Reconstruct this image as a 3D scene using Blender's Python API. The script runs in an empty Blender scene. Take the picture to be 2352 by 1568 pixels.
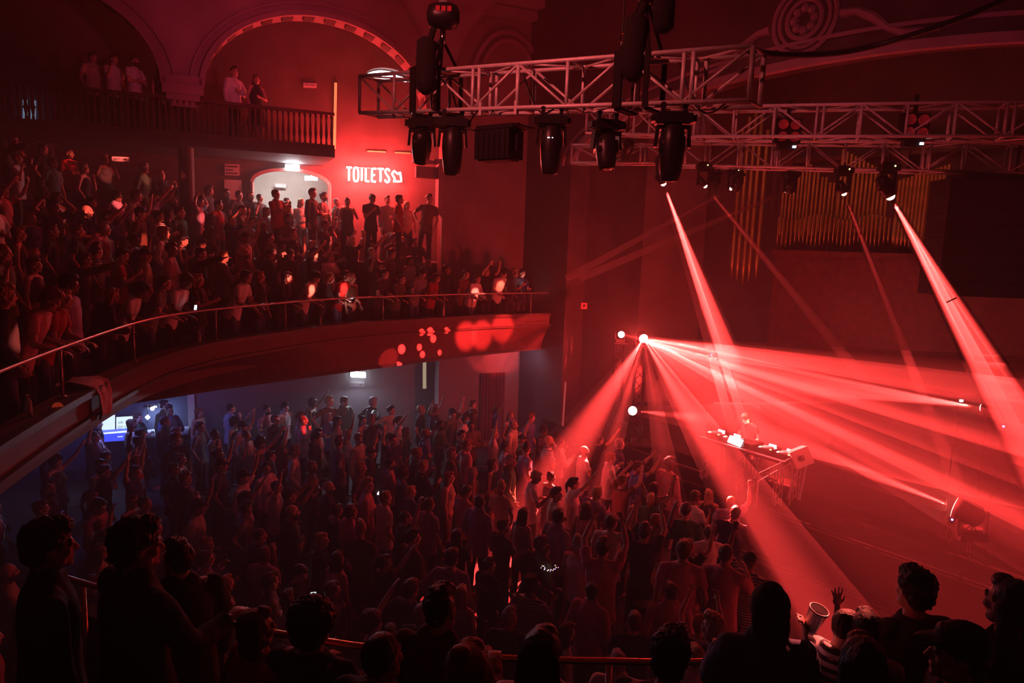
import bpy, bmesh, math, random
from mathutils import Vector, Matrix, Quaternion, noise
import numpy as np
sc = bpy.context.scene
COL = sc.collection
PI = math.pi
R_ = math.radians
V = Vector
# ------------------------------------------------------------------ camera
EYE = V((0, 0, 5.9)); F = 1568.0
_u = V((380, 11000, 1568)).normalized()
_b = V((0, -math.sqrt(1 - _u.z ** 2), _u.z))
_rz = _u.x; _ry = -(_rz * _b.z) / _b.y; _r = V((math.sqrt(1 - _rz * _rz - _ry * _ry), _ry, _rz))
ROT = Matrix((_r, _b.cross(_r), _b)).transposed()
cam = bpy.data.cameras.new('camera'); cam.lens = 24; cam.sensor_width = 36; cam.clip_start = .05
cam_o = bpy.data.objects.new('camera', cam); COL.objects.link(cam_o); sc.camera = cam_o
cam_o.matrix_world = Matrix.Translation(EYE) @ ROT.to_4x4()
def ray(px, py): return ROT @ V(((px - 1176) / F, -(py - 784) / F, -1))
def aty(px, py, Y): d = ray(px, py); return EYE + d * (Y / d.y)
def atz(px, py, z): d = ray(px, py); return EYE + d * ((z - EYE.z) / d.z)
def atplane(px, py, P, D):
    """point on the vertical plane through plan point P with plan direction D"""
    n = V((-D[1], D[0], 0)); d = ray(px, py); P = V((P[0], P[1], 0))
    return EYE + d * ((P - EYE).dot(n) / d.dot(n))
def proj(p):
    q = ROT.transposed() @ (V(p) - EYE)
    return 1176 + F * q.x / -q.z, 784 - F * q.y / -q.z
# ------------------------------------------------------------------ world: thin haze filling the hall
W = bpy.data.worlds.new('hall air'); sc.world = W; W.use_nodes = True
_nt = W.node_tree; _nt.nodes.clear()
_o = _nt.nodes.new('ShaderNodeOutputWorld'); _bg = _nt.nodes.new('ShaderNodeBackground')
_bg.inputs[0].default_value = (0, 0, 0, 1); _bg.inputs[1].default_value = 0
_vs = _nt.nodes.new('ShaderNodeVolumeScatter'); _vs.inputs['Density'].default_value = .022
_nt.links.new(_bg.outputs[0], _o.inputs[0]); _nt.links.new(_vs.outputs[0], _o.inputs['Volume'])
sc.cycles.use_denoising = True; sc.cycles.max_bounces = 3; sc.cycles.transparent_max_bounces = 48; sc.cycles.diffuse_bounces = 1; sc.cycles.glossy_bounces = 2
sc.cycles.transmission_bounces = 4; sc.cycles.volume_bounces = 0; sc.cycles.sample_clamp_indirect = 2.0
sc.cycles.caustics_reflective = False; sc.cycles.caustics_refractive = False
sc.cycles.use_adaptive_sampling = True; sc.cycles.adaptive_threshold = .08; sc.cycles.adaptive_min_samples = 20; sc.cycles.use_light_tree = True
sc.view_settings.view_transform = 'Standard'; sc.view_settings.look = 'None'
sc.view_settings.exposure = 0.0; sc.view_settings.gamma = 1.0
# ------------------------------------------------------------------ lights
RED = (1, .045, .040)
def light(kind, name, loc, power, col=RED, size=.1, aim=None, half=None, blend=.3, sy=None):
    l = bpy.data.lights.new(name, kind); l.energy = power; l.color = col
    if kind == 'AREA':
        l.shape = 'RECTANGLE' if sy else 'SQUARE'; l.size = size
        if sy: l.size_y = sy
    else: l.shadow_soft_size = size
    if kind == 'SPOT': l.spot_size = 2 * R_(half); l.spot_blend = blend
    o = bpy.data.objects.new(name, l); COL.objects.link(o)
    m = Matrix.Translation(loc)
    if aim is not None: m = m @ (V(aim) - V(loc)).to_track_quat('-Z', 'Y').to_matrix().to_4x4()
    o.matrix_world = m
    return o
vmats = {}
def vmat(d):
    d = round(d, 3)
    if d not in vmats:
        m = bpy.data.materials.new('beam haze'); m.use_nodes = True; t = m.node_tree; t.nodes.clear()
        mo = t.nodes.new('ShaderNodeOutputMaterial'); s = t.nodes.new('ShaderNodeVolumeScatter')
        s.inputs['Density'].default_value = d; s.inputs['Anisotropy'].default_value = 0.0
        t.links.new(s.outputs[0], mo.inputs['Volume']); m.cycles.volume_sampling = 'DISTANCE'; vmats[d] = m
    return vmats[d]
BEAMS = []
def beam(S, T, half, power, dens=.15, ext=.6, label=None, group=None, col=RED, blend=.6, vol=True, r0=.05, off=.14, lamp=True):
    """an optional spotlight and a cone of smoke thickened to draw the beam"""
    S = V(S) + (V(T) - V(S)).normalized() * off
    lo = light('SPOT', 'spotlight', S, power, col, .02, T, half, blend)
    mw = lo.matrix_basis.copy()
    if not lamp: bpy.data.objects.remove(lo); lo = None
    L = (V(T) - V(S)).length + ext; n = 32; r1 = r0 + L * math.tan(R_(half)) * 1.12
    vv = [(r * math.cos(2 * PI * k / n), r * math.sin(2 * PI * k / n), z) for r, z in ((r0, -.05), (r1, -L)) for k in range(n)]
    ff = [(k, (k + 1) % n, (k + 1) % n + n, k + n) for k in range(n)] + [tuple(range(n - 1, -1, -1)), tuple(range(n, 2 * n))]
    me = bpy.data.meshes.new('light_beam'); me.from_pydata(vv, [], ff); me.materials.append(vmat(dens))
    o = bpy.data.objects.new('light_beam', me); COL.objects.link(o); o.matrix_world = mw
    o['kind'] = 'stuff'; o['label'] = label or 'red light beam in the smoke'; o['category'] = 'light beam'
    o['group'] = group or 'red light beams in the smoke'
    BEAMS.append(o); return lo
SRC = aty(1478, 777, 16.6)            # bright moving head on the far side of the stage
SRC2 = aty(1427, 768, 17.0)
fan = [
 (2200, 1120, 11.0, 1.3, 1300, .11, 1, 'bright narrow core of the broad red beam passing behind the DJ'),
 (2352, 1035, 9.6, 1.1, 1100, .11, 2, 'bright narrow core of the red beam crossing the middle of the stage'),
 (1900, 1010, 12.5, .9, 800, .12, 0, 'short white-hot shaft from the bright lamp towards the DJ'),
 (2000, 1130, 11.0, 17.0, 150, .035, 1, 'very wide faint red glow of the bright lamp over the whole stage'),  # target px, py, depth Y, half angle, power, density, extra length, label
 (1325, 1290, 10.6, 2.3, 330, .07, 4, 'narrow red beam falling almost straight down to the crowd beside the stage'),
 (1290, 1075, 13.4, 7.5, 420, .03, 3, 'wide soft red beam spreading down to the left of the steep narrow one'),
 (1560, 1250, 11.0, 2.2, 120, .05, 3, 'faint red beam dropping in front of the stage between two brighter ones'),
 (1850, 1380, 8.9, 3.8, 950, .06, 2, 'broad bright red beam slanting down to the raised hand near the cup'),
 (2330, 1195, 9.6, 3.4, 900, .045, 2, 'broad red beam passing behind the DJ towards the lower right'),
 (2352, 1130, 9.6, 2.8, 330, .06, 2, 'red beam just above the broad one, crossing low behind the DJ'),
 (2352, 1045, 9.4, 2.4, 1250, .06, 2, 'red beam crossing the middle right of the stage above the DJ'),
 (2352, 940, 9.6, 3.8, 700, .05, 2, 'red beam fanning across the stage under the topmost one'),
 (2352, 872, 9.8, 1.9, 520, .06, 2, 'topmost red beam of the fan, crossing the stage nearly level'),
]
for px, py, Y, h, pw, dn, ex, lb in fan:
    beam(SRC, aty(px, py, Y), h, pw * 430, dn * 1.25, ex, lb, 'fan of red beams from the bright lamp across the stage', blend=1)
beam(SRC2, aty(1640, 812, 13.5), 2.2, 60000, .07, 9, 'short red flare joining the two bright lamps across the stage', 'red beams from the stage side', blend=1)
# hanging moving heads: lens position px,py, depth; then the sub-beams
HEADS = [(1525, 425, 13.6), (1622, 430, 14.6), (1940, 448, 13.2), (2047, 455, 11.6), (1676, 435, 15.2), (1803, 441, 15.2)]
HP = [aty(*h) for h in HEADS]
g4 = 'red beams dropping from the heads under the back truss'
def haze(i, px, py, Y, h, dn, lb, ext=2.5): beam(HP[i], aty(px, py, Y), h, 0, dn, ext, lb, g4, r0=.045, blend=.9, lamp=False)  # strand drawn by thickened smoke, lit by the head's wider spot
def hspot(i, px, py, Y, h, pw): light('SPOT', 'spotlight', HP[i] + (aty(px, py, Y) - HP[i]).normalized() * .12, pw, RED, .02, aty(px, py, Y), h, .3)
hspot(0, 1665, 800, 13.9, 3.6, 520000)
haze(0, 1630, 800, 13.9, .55, .10, 'leftmost strand of the red beam under the left hanging head', 3)
haze(0, 1652, 800, 13.9, .4, .11, 'second strand of the red beam under the left hanging head', 3)
haze(0, 1680, 800, 13.9, 1.5, .05, 'right broad strand of the red beam under the left hanging head', 3)
hspot(1, 1860, 720, 14.0, 1.6, 50000); haze(1, 1860, 720, 14.0, .7, .12, 'thin faint red beam slanting down right from a far hanging head')
hspot(2, 2085, 820, 12.6, 1.6, 70000); haze(2, 2085, 820, 12.6, .5, .14, 'thin red beam from the third hanging head, left of the wide pair')
hspot(3, 2345, 980, 9.8, 4.5, 330000)
haze(3, 2285, 960, 10.0, .6, .13, 'left strand of the bright beam near the black speaker stack', 5)
haze(3, 2345, 1000, 9.8, .42, .14, 'middle strand of the bright beam near the black speaker stack', 5)
haze(3, 2420, 1010, 9.6, .45, .10, 'right strand of the bright beam near the black speaker stack', 5)
hspot(4, 1300, 640, 15.2, 1.4, 14000); haze(4, 1300, 640, 15.2, .45, .14, 'thin faint red beam slanting down left past the first hanging head', 0)
hspot(5, 1330, 640, 15.4, 1.4, 11000); haze(5, 1330, 640, 15.4, .45, .14, 'faintest red beam slanting down left from the organ', 0)
FR = aty(1453, 943, 16.2)             # front light on the deck
beam(FR, aty(1760, 975, 13.2), 4.6, 40000, .07, 7, 'short white-red beam from the round lamp low on the stage', 'beams from lamps on the deck', r0=.12, blend=1)
SD = aty(2194, 1165, 10.6)
beam(SD, aty(1600, 930, 17.5), 4.0, 80000, .06, 1, 'red beam from the tilted lamp at lower right back to the lamp across the stage', 'beams from lamps on the deck', r0=.14, blend=1)
SR = aty(2254, 936, 11.0)
for k, (px, py) in enumerate(((1560, 790), (1600, 812), (1650, 838), (1700, 862), (1760, 905), (1640, 925))):
    beam(SR, aty(px, py, 14.5), .10, 0, .35, 0, ['highest', 'second', 'third', 'fourth', 'fifth', 'lowest'][k] + ' hair-thin red ray of the fan from the small lamp at far right', 'hair-thin rays from the right', r0=.010, lamp=False)
light('SPOT', 'spotlight', SR + (aty(1640, 850, 14.5) - SR).normalized() * .14, 22000, RED, .02, aty(1645, 850, 14.5), 5.5, .3)  # single wide spot; the thin rays are shaped in the smoke
# spill from the stage lamps
light('POINT', 'stage_spill', SRC + V((-.3, -.8, .1)), 330, RED, .15)
light('POINT', 'stage_spill', aty(1600, 960, 14.8), 260, RED, .5)
# added washes without fixtures, on the vaults, proscenium, organ and front truss
UP = V((-1.5, 9.6, 8.6))
light('SPOT', 'added_wash', UP, 900, (1, .07, .17), .3, aty(560, 40, 16.5), 24, 1)
light('SPOT', 'added_wash', UP + V((1.5, -.8, 0)), 420, (1, .07, .14), .3, aty(1250, 60, 18), 30, 1)
light('SPOT', 'added_wash', V((1.5, 6.5, 8.8)), 170, (1, .14, .26), .3, aty(1980, 60, 13), 38, 1)
light('AREA', 'organ_light', V((6.6, 15.6, 9.2)), 4, (1, .8, .3), .8, V((6.6, 15.6, 9.2)) + V((1.2, 1.2, -1.6)), sy=3)
light('SPOT', 'added_wash', V((-3.5, 3.5, 10.5)), 2600, (1, .12, .12), .2, V((.2, 8.6, 8.0)), 26, 1)  # added from the camera side to lift the dark front truss
# ------------------------------------------------------------------ materials
def mat(name, col, rough=.7, metal=0, emit=None, es=1, noise_amt=0, nscale=8, bump=0, alpha=1, trans=0, spec=.3):
    m = bpy.data.materials.new(name); m.use_nodes = True; nt = m.node_tree; b = nt.nodes['Principled BSDF']
    b.inputs['Base Color'].default_value = (*col, 1); b.inputs['Roughness'].default_value = rough; b.inputs['Metallic'].default_value = metal
    b.inputs['Specular IOR Level'].default_value = spec
    if trans: b.inputs['Transmission Weight'].default_value = trans
    if emit is not None:
        b.inputs['Emission Color'].default_value = (*emit, 1); b.inputs['Emission Strength'].default_value = es
        m.cycles.emission_sampling = 'NONE'
    if noise_amt or bump:
        tc = nt.nodes.new('ShaderNodeTexCoord'); n = nt.nodes.new('ShaderNodeTexNoise'); n.inputs['Scale'].default_value = nscale; n.inputs['Detail'].default_value = 5
        nt.links.new(tc.outputs['Object'], n.inputs['Vector'])
        if noise_amt:
            r = nt.nodes.new('ShaderNodeValToRGB'); r.color_ramp.elements[0].position = .3; r.color_ramp.elements[1].position = .7
            r.color_ramp.elements[0].color = (*[c * (1 - noise_amt) for c in col], 1); r.color_ramp.elements[1].color = (*[min(1, c * (1 + noise_amt)) for c in col], 1)
            nt.links.new(n.outputs['Fac'], r.inputs[0]); nt.links.new(r.outputs[0], b.inputs['Base Color'])
        if bump:
            bp = nt.nodes.new('ShaderNodeBump'); bp.inputs['Strength'].default_value = bump; bp.inputs['Distance'].default_value = .02
            nt.links.new(n.outputs['Fac'], bp.inputs['Height']); nt.links.new(bp.outputs[0], b.inputs['Normal'])
    return m
M = dict(
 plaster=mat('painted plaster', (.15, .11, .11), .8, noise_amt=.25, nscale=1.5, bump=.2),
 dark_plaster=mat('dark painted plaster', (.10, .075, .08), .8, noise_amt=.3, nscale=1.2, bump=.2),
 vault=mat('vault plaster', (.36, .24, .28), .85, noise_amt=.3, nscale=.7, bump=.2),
 cream=mat('cream plaster', (.62, .58, .55), .8, noise_amt=.12, nscale=2),
 grey=mat('grey painted wall', (.17, .16, .17), .8, noise_amt=.15, nscale=2),
 black=mat('black paint', (.012, .011, .012), .5),
 blackcloth=mat('black serge', (.008, .007, .008), .95),
 blackmetal=mat('black powder coat', (.02, .02, .022), .38, .4),
 alu=mat('brushed aluminium', (.55, .52, .53), .5, .25, noise_amt=.15, nscale=30),
 steel=mat('painted steel rail', (.45, .40, .40), .4, .6),
 brass=mat('brass rail', (.75, .45, .2), .25, 1),
 wood=mat('dark varnished wood', (.10, .045, .03), .45, noise_amt=.4, nscale=6, bump=.1),
 floor=mat('worn black floor', (.03, .026, .026), .85, noise_amt=.4, nscale=3),
 carpet=mat('dark carpet', (.035, .02, .022), .95, noise_amt=.4, nscale=10),
 organ=mat('organ pipe gilt', (.50, .42, .13), .4, .6, noise_amt=.2, nscale=4),
 glass=mat('lens glass', (.1, .02, .02), .08, spec=.8),
 lens_red=mat('lit red lens', (.1, 0, 0), .3, emit=(1, .42, .34), es=10),
 lens_dim=mat('dim red lens', (.3, .02, .03), .2, emit=(.5, .02, .03), es=.12),
 led_white=mat('white indicator', (.5, .5, .5), .3, emit=(.8, .85, 1), es=6),
 led_blue=mat('blue indicator', (.1, .1, .5), .3, emit=(.25, .25, 1), es=6),
 led_amber=mat('amber indicator', (.5, .4, .1), .3, emit=(1, .8, .3), es=4),
 neon=mat('neon tube', (1, .2, .2), .3, emit=(1, .38, .34), es=9),
 white_lamp=mat('white lamp diffuser', (.9, .9, .9), .4, emit=(.92, .97, 1), es=9),
 blue_lamp=mat('blue strip', (.1, .1, .8), .4, emit=(.06, .10, 1), es=1.2),
 blue_bright=mat('bright blue strip', (.1, .1, .8), .4, emit=(.35, .4, 1), es=2.2),
 screen=mat('lit screen', (.8, .9, .8), .4, emit=(.72, .9, .80), es=1.3),
 screen_text=mat('screen print', (.2, .25, .2), .6, emit=(.25, .33, .22), es=.6),
 warm_strip=mat('lit door gap', (.9, .6, .3), .5, emit=(1, .50, .18), es=.55),
 pale_strip=mat('pale lit gap', (.9, .8, .6), .5, emit=(1, .78, .50), es=.42),
 day=mat('lit window', (1, 1, 1), .5, emit=(1, .93, .90), es=6),
 sign_face=mat('white sign card', (.80, .80, .84), .6),
 sign_ink=mat('black ink', (.02, .02, .02), .6),
 cup=mat('clear cup', (.95, .9, .9), .2, trans=.2, spec=.5),
 beer=mat('pale beer', (.75, .25, .15), .2, trans=.2),
 bottle=mat('clear bottle', (.7, .8, .85), .1, trans=.5),
 chrome=mat('chrome', (.8, .8, .8), .15, 1),
)
# ------------------------------------------------------------------ mesh builder
class MB:
    def __init__(s): s.v = []; s.f = []; s.mi = []; s.m = 0
    def add(s, vs, fs):
        o = len(s.v); s.v += [tuple(p) for p in vs]; s.f += [tuple(i + o for i in f) for f in fs]; s.mi += [s.m] * len(fs); return s
    def box(s, c, d, rot=None):
        c = V(c); vs = []
        for i in range(8):
            p = V((d[0] / 2 * (1 if i & 1 else -1), d[1] / 2 * (1 if i & 2 else -1), d[2] / 2 * (1 if i & 4 else -1)))
            if rot is not None: p = rot @ p
            vs.append(c + p)
        return s.add(vs, [(0, 2, 3, 1), (4, 5, 7, 6), (0, 1, 5, 4), (2, 6, 7, 3), (0, 4, 6, 2), (1, 3, 7, 5)])
    def beam(s, a, b, w, h, up=V((0, 0, 1))):
        a = V(a); b = V(b); d = (b - a); L = d.length; d = d / L
        x = d.cross(up); x = x.normalized() if x.length > 1e-4 else V((1, 0, 0)); z = x.cross(d)
        return s.box((a + b) / 2, (w, L, h), Matrix((x, d, z)).transposed())
    def tube(s, a, b, r, r2=None, n=8, caps=True):
        a = V(a); b = V(b); d = (b - a).normalized(); r2 = r if r2 is None else r2
        x = d.orthogonal().normalized(); y = d.cross(x)
        vs = [p + (x * math.cos(2 * PI * k / n) + y * math.sin(2 * PI * k / n)) * rr for p, rr in ((a, r), (b, r2)) for k in range(n)]
        fs = [(k, (k + 1) % n, (k + 1) % n + n, k + n) for k in range(n)]
        if caps: fs += [tuple(range(n - 1, -1, -1)), tuple(range(n, 2 * n))]
        return s.add(vs, fs)
    def path(s, pts, r, n=7):
        pts = [V(p) for p in pts]; vs = []; fs = []
        x = None
        for i, p in enumerate(pts):
            d = (pts[min(i + 1, len(pts) - 1)] - pts[max(i - 1, 0)]).normalized()
            if x is None: x = d.orthogonal().normalized()
            x = (x - d * x.dot(d)).normalized(); y = d.cross(x)
            rr = r[i] if isinstance(r, (list, tuple)) else r
            vs += [p + (x * math.cos(2 * PI * k / n) + y * math.sin(2 * PI * k / n)) * rr for k in range(n)]
            if i: fs += [((i - 1) * n + k, (i - 1) * n + (k + 1) % n, i * n + (k + 1) % n, i * n + k) for k in range(n)]
        fs += [tuple(range(n - 1, -1, -1)), tuple(range((len(pts) - 1) * n, len(pts) * n))]
        return s.add(vs, fs)
    def lathe(s, prof, n=20, mtx=None, close=True):
        vs = []; fs = []
        for r, z in prof: vs += [V((r * math.cos(2 * PI * k / n), r * math.sin(2 * PI * k / n), z)) for k in range(n)]
        for i in range(len(prof) - 1): fs += [(i * n + k, i * n + (k + 1) % n, (i + 1) * n + (k + 1) % n, (i + 1) * n + k) for k in range(n)]
        if close: fs += [tuple(range(n - 1, -1, -1)), tuple(range((len(prof) - 1) * n, len(prof) * n))]
        if mtx is not None: vs = [mtx @ p for p in vs]
        return s.add(vs, fs)
    def ell(s, c, r, n=12, m=8, rot=None):
        c = V(c); r = V(r) if not isinstance(r, (int, float)) else V((r, r, r)); vs = [V((0, 0, -1))]
        for i in range(1, m):
            t = -PI / 2 + PI * i / m
            vs += [V((math.cos(t) * math.cos(2 * PI * k / n), math.cos(t) * math.sin(2 * PI * k / n), math.sin(t))) for k in range(n)]
        vs.append(V((0, 0, 1))); fs = [(0, 1 + (k + 1) % n, 1 + k) for k in range(n)]
        for i in range(m - 2): fs += [(1 + i * n + k, 1 + i * n + (k + 1) % n, 1 + (i + 1) * n + (k + 1) % n, 1 + (i + 1) * n + k) for k in range(n)]
        e = len(vs) - 1; fs += [(e, 1 + (m - 2) * n + k, 1 + (m - 2) * n + (k + 1) % n) for k in range(n)]
        vs = [V((p.x * r.x, p.y * r.y, p.z * r.z)) for p in vs]
        if rot is not None: vs = [rot @ p for p in vs]
        return s.add([c + p for p in vs], fs)
    def prism(s, pts, dvec):
        n = len(pts); vs = [V(p) for p in pts] + [V(p) + V(dvec) for p in pts]
        return s.add(vs, [tuple(range(n - 1, -1, -1)), tuple(range(n, 2 * n))] + [(k, (k + 1) % n, (k + 1) % n + n, k + n) for k in range(n)])
    def sheet(s, rows, close=False):
        """rows of equal length -> quad grid"""
        n = len(rows[0]); vs = [p for r in rows for p in r]
        return s.add(vs, [(i * n + k, i * n + k + 1, (i + 1) * n + k + 1, (i + 1) * n + k) for i in range(len(rows) - 1) for k in range(n - 1)])
    def mesh(s, name, ms, smooth=False):
        me = bpy.data.meshes.new(name); me.from_pydata(s.v, [], s.f)
        for m in (ms if isinstance(ms, (list, tuple)) else [ms]): me.materials.append(m)
        if any(s.mi): me.polygons.foreach_set('material_index', s.mi)
        bm = bmesh.new(); bm.from_mesh(me); bmesh.ops.recalc_face_normals(bm, faces=bm.faces); bm.to_mesh(me); bm.free()
        if smooth: me.polygons.foreach_set('use_smooth', [True] * len(me.polygons))
        return me
    def build(s, name, ms, parent=None, smooth=False, mw=None):
        o = bpy.data.objects.new(name, s.mesh(name, ms, smooth)); COL.objects.link(o)
        if parent is not None: o.parent = parent
        if mw is not None: o.matrix_world = mw
        return o
def tag(o, label=None, cat=None, group=None, kind=None):
    if label: o['label'] = label
    if cat: o['category'] = cat
    if group: o['group'] = group
    if kind: o['kind'] = kind
    return o
def struct(mb, name, m, smooth=False):
    o = mb.build(name, m, smooth=smooth); o['kind'] = 'structure'; return o
def thing(name, label, cat, loc=(0, 0, 0), group=None, mw=None):
    o = bpy.data.objects.new(name, None); COL.objects.link(o); o.location = loc; o.empty_display_size = .2
    if mw is not None: o.matrix_world = mw
    return tag(o, label, cat, group)
def hang(root, mb, name, m, smooth=False):
    """mesh given in world coordinates -> child of root, kept in place"""
    inv = root.matrix_basis.inverted()
    mb.v = [tuple(inv @ V(p)) for p in mb.v]
    return mb.build(name, m, root, smooth)
def copy_tree(o, parent=None):
    c = o.copy(); COL.objects.link(c)
    if parent is not None: c.parent = parent
    for ch in o.children: copy_tree(ch, c)
    return c
def dirm(loc, aim, up='Y'):
    return Matrix.Translation(loc) @ (V(aim) - V(loc)).to_track_quat('-Z', up).to_matrix().to_4x4()
def lerp(a, b, t): return a + (b - a) * t
def interp(x, xs, ys): return float(np.interp(x, xs, ys))
# ------------------------------------------------------------------ plan of the hall
s_ = V((.633, -.774, 0)); a_ = V((.774, .633, 0))       # along the stage front / from the floor towards the organ
P0 = V((2.6, 16.9, 0))
g_ = V((.92, .39, 0)).normalized(); gn = V((-g_.y, g_.x, 0))  # side wall direction, and away from the camera
G0 = V((-6.8, 16.8, 0)); B0 = V((-4.0, 20.6, 0)); L0 = V((-4.2, 18.7, 0))
def gp(t, z=0, off=0): p = G0 + g_ * t + gn * off; return V((p.x, p.y, z))
def bp_(t, z=0, off=0): p = B0 + g_ * t + gn * off; return V((p.x, p.y, z))
def lp(t, z=0, off=0): p = L0 + g_ * t + gn * off; return V((p.x, p.y, z))
def sp(u, z=0, back=0): p = P0 + s_ * u + a_ * back; return V((p.x, p.y, z))
def onB(px, py, off=0): return atplane(px, py, bp_(0, 0, off), g_)
def onG(px, py, off=0): return atplane(px, py, gp(0, 0, off), g_)
def onL(px, py, off=0): return atplane(px, py, lp(0, 0, off), g_)
def tB(px, py=500): return (onB(px, py) - B0).dot(g_)
def tG(px, py=500): return (onG(px, py) - G0).dot(g_)
RAIL = [V(p) for p in ((.9, 1.2, 0), (-2.2, 2.2, 0), (-4.0, 4.0, 0), (-4.5, 5.6, 0), (-5.0, 7.6, 0), (-5.4, 9.8, 0), (-5.35, 11.2, 0), (-5.0, 12.35, 0), (-4.05, 14.4, 0), (-3.0, 15.7, 0), (-1.1, 17.5, 0), (.5, 18.6, 0), (.95, 18.9, 0))][2:]
def spline(pts, n):
    out = []
    for i in range(len(pts) - 1):
        p0, p1, p2, p3 = pts[max(i - 1, 0)], pts[i], pts[i + 1], pts[min(i + 2, len(pts) - 1)]
        for k in range(n):
            t = k / n
            out.append(.5 * ((2 * p1) + (p2 - p0) * t + (2 * p0 - 5 * p1 + 4 * p2 - p3) * t * t + (3 * p1 - p0 - 3 * p2 + p3) * t ** 3))
    out.append(pts[-1]); return out
RC = spline(RAIL, 6)
RN = []
for i, p in enumerate(RC):
    d = (RC[min(i + 1, len(RC) - 1)] - RC[max(i - 1, 0)]).normalized(); RN.append(V((-d.y, d.x, 0)))
def ro(off, z): return [V((p.x + n.x * off, p.y + n.y * off, z)) for p, n in zip(RC, RN)]
ZR, ZL, ZF = 4.6, 4.05, 3.5      # rail, ledge, first step of the side balcony
# floors
mb = MB(); mb.box((0, 10, -.15), (44, 44, .3)); struct(mb, 'floor', M['floor'])
# stage deck
pts = [sp(-2.6, 0, 0), sp(13.5, 0, 0), sp(13.5, 0, 7.5), sp(-2.6, 0, 7.5)]
mb = MB(); mb.prism([p + V((0, 0, .0)) for p in pts], (0, 0, .96)); st = struct(mb, 'floor_stage', M['blackcloth'])
mb = MB(); mb.prism([p + V((0, 0, .96)) for p in (sp(-2.6, 0, -.08), sp(13.5, 0, -.08), sp(13.5, 0, 7.5), sp(-2.6, 0, 7.5))], (0, 0, .06)); struct(mb, 'floor_stage_boards', mat('matt black stage boards', (.02, .014, .014), .9, spec=.1))
# side wall under the balcony, with the exit sign, and the bar recess at its left end
mb = MB()
tl = (onL(436, 950) - L0).dot(g_)
mb.prism([lp(tl, 0), lp(12, 0), lp(12, 0, .3), lp(tl, 0, .3)], (0, 0, 3.2)); struct(mb, 'wall_lower', M['grey'])
mb = MB(); mb.prism([lp(tl - 5, 0, .25), lp(tl + .0, 0, .25), lp(tl + .0, 0, .5), lp(tl - 5, 0, .5)], (0, 0, 3.2)); struct(mb, 'wall_bar', mat('blue grey bar wall', (.08, .09, .14), .6, noise_amt=.1))
mb = MB(); mb.prism([lp(tl - .04, 0, -.08), lp(tl + .12, 0, -.08), lp(tl + .12, 0, -.005), lp(tl - .04, 0, -.005)], (0, 0, 3.2)); struct(mb, 'wall_bar_return', M['cream'])
# back wall of the side balcony with the arched doorway, lunette opening
tw0, tw1 = tB(580), tB(757); tc = (tw0 + tw1) / 2; hw = (tw1 - tw0) / 2
zf, zs, zt = 5.3, 7.35, onB(670, 390).z
def arc(c, w, z0, z1, n=16): return [(c - w * math.cos(PI * k / n), z0 + (z1 - z0) * math.sin(PI * k / n)) for k in range(n + 1)]
def wall_with_arches(fn, t0, t1, z0, z1, holes, th):
    """wall along a plan line with arched holes [(centre, halfwidth, zbottom, zspring, ztop)]"""
    mb = MB(); t = t0
    def quad(a, b, c, d):  # (t,z) corners, both faces
        for o in (0, th): mb.add([fn(p[0], p[1], o) for p in (a, b, c, d)], [(0, 1, 2, 3)])
    def strip(poly):
        for (a, b) in zip(poly[:-1], poly[1:]): mb.add([fn(a[0], a[1], 0), fn(b[0], b[1], 0), fn(b[0], b[1], th), fn(a[0], a[1], th)], [(0, 1, 2, 3)])
    for c, w, zb, zsp, ztp in holes:
        quad((t, z0), (c - w, z0), (c - w, z1), (t, z1))
        pl = arc(c, w, zsp, ztp, 28)
        for (a, b) in zip(pl[:-1], pl[1:]): quad(a, b, (b[0], z1), (a[0], z1))
        if zb > z0: quad((c - w, z0), (c + w, z0), (c + w, zb), (c - w, zb))
        strip([(c - w, zb)] + pl + [(c + w, zb)] + ([(c - w, zb)] if zb > z0 else []))
        t = c + w
    quad((t, z0), (t1, z0), (t1, z1), (t, z1))
    strip([(t1, z0), (t1, z1), (t0, z1), (t0, z0)])
    return mb
lw = onB(891, 183); lt = (lw - B0).dot(g_)
mb = wall_with_arches(bp_, -14, 6.5, 3.2, 12.6, [(tc, hw, zf, zs, zt), (lt, .66, lw.z, lw.z + .02, onB(891, 156).z)], .35)
struct(mb, 'wall_back', M['plaster'])
# corridor behind the doorway
mb = MB()
mb.box(bp_(tc, 6.6, 2.3), (5, .1, 3.4), Matrix.Rotation(math.atan2(g_.y, g_.x), 3, 'Z'))
for sgn in (-1, 1): mb.box(bp_(tc + sgn * (hw + .5), 6.6, 1.3), (.1, 2.0, 3.4), Matrix.Rotation(math.atan2(g_.y, g_.x), 3, 'Z'))
mb.box(bp_(tc, 8.3, 1.3), (5, 2.2, .1), Matrix.Rotation(math.atan2(g_.y, g_.x), 3, 'Z'))
struct(mb, 'wall_corridor', M['cream'])
GR = Matrix.Rotation(math.atan2(g_.y, g_.x), 3, 'Z'); GR4 = GR.to_4x4()
def gm(p): return Matrix.Translation(p) @ GR4        # local x along wall, y away from the camera
# arch trim around the doorway
mb = MB(); pl = [(tc - hw, zf)] + arc(tc, hw, zs, zt, 20) + [(tc + hw, zf)]
for (a, b) in zip(pl[:-1], pl[1:]): mb.beam(bp_(a[0], a[1], -.03), bp_(b[0], b[1], -.03), .07, .09)
struct(mb, 'trim_1', M['cream'])
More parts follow.
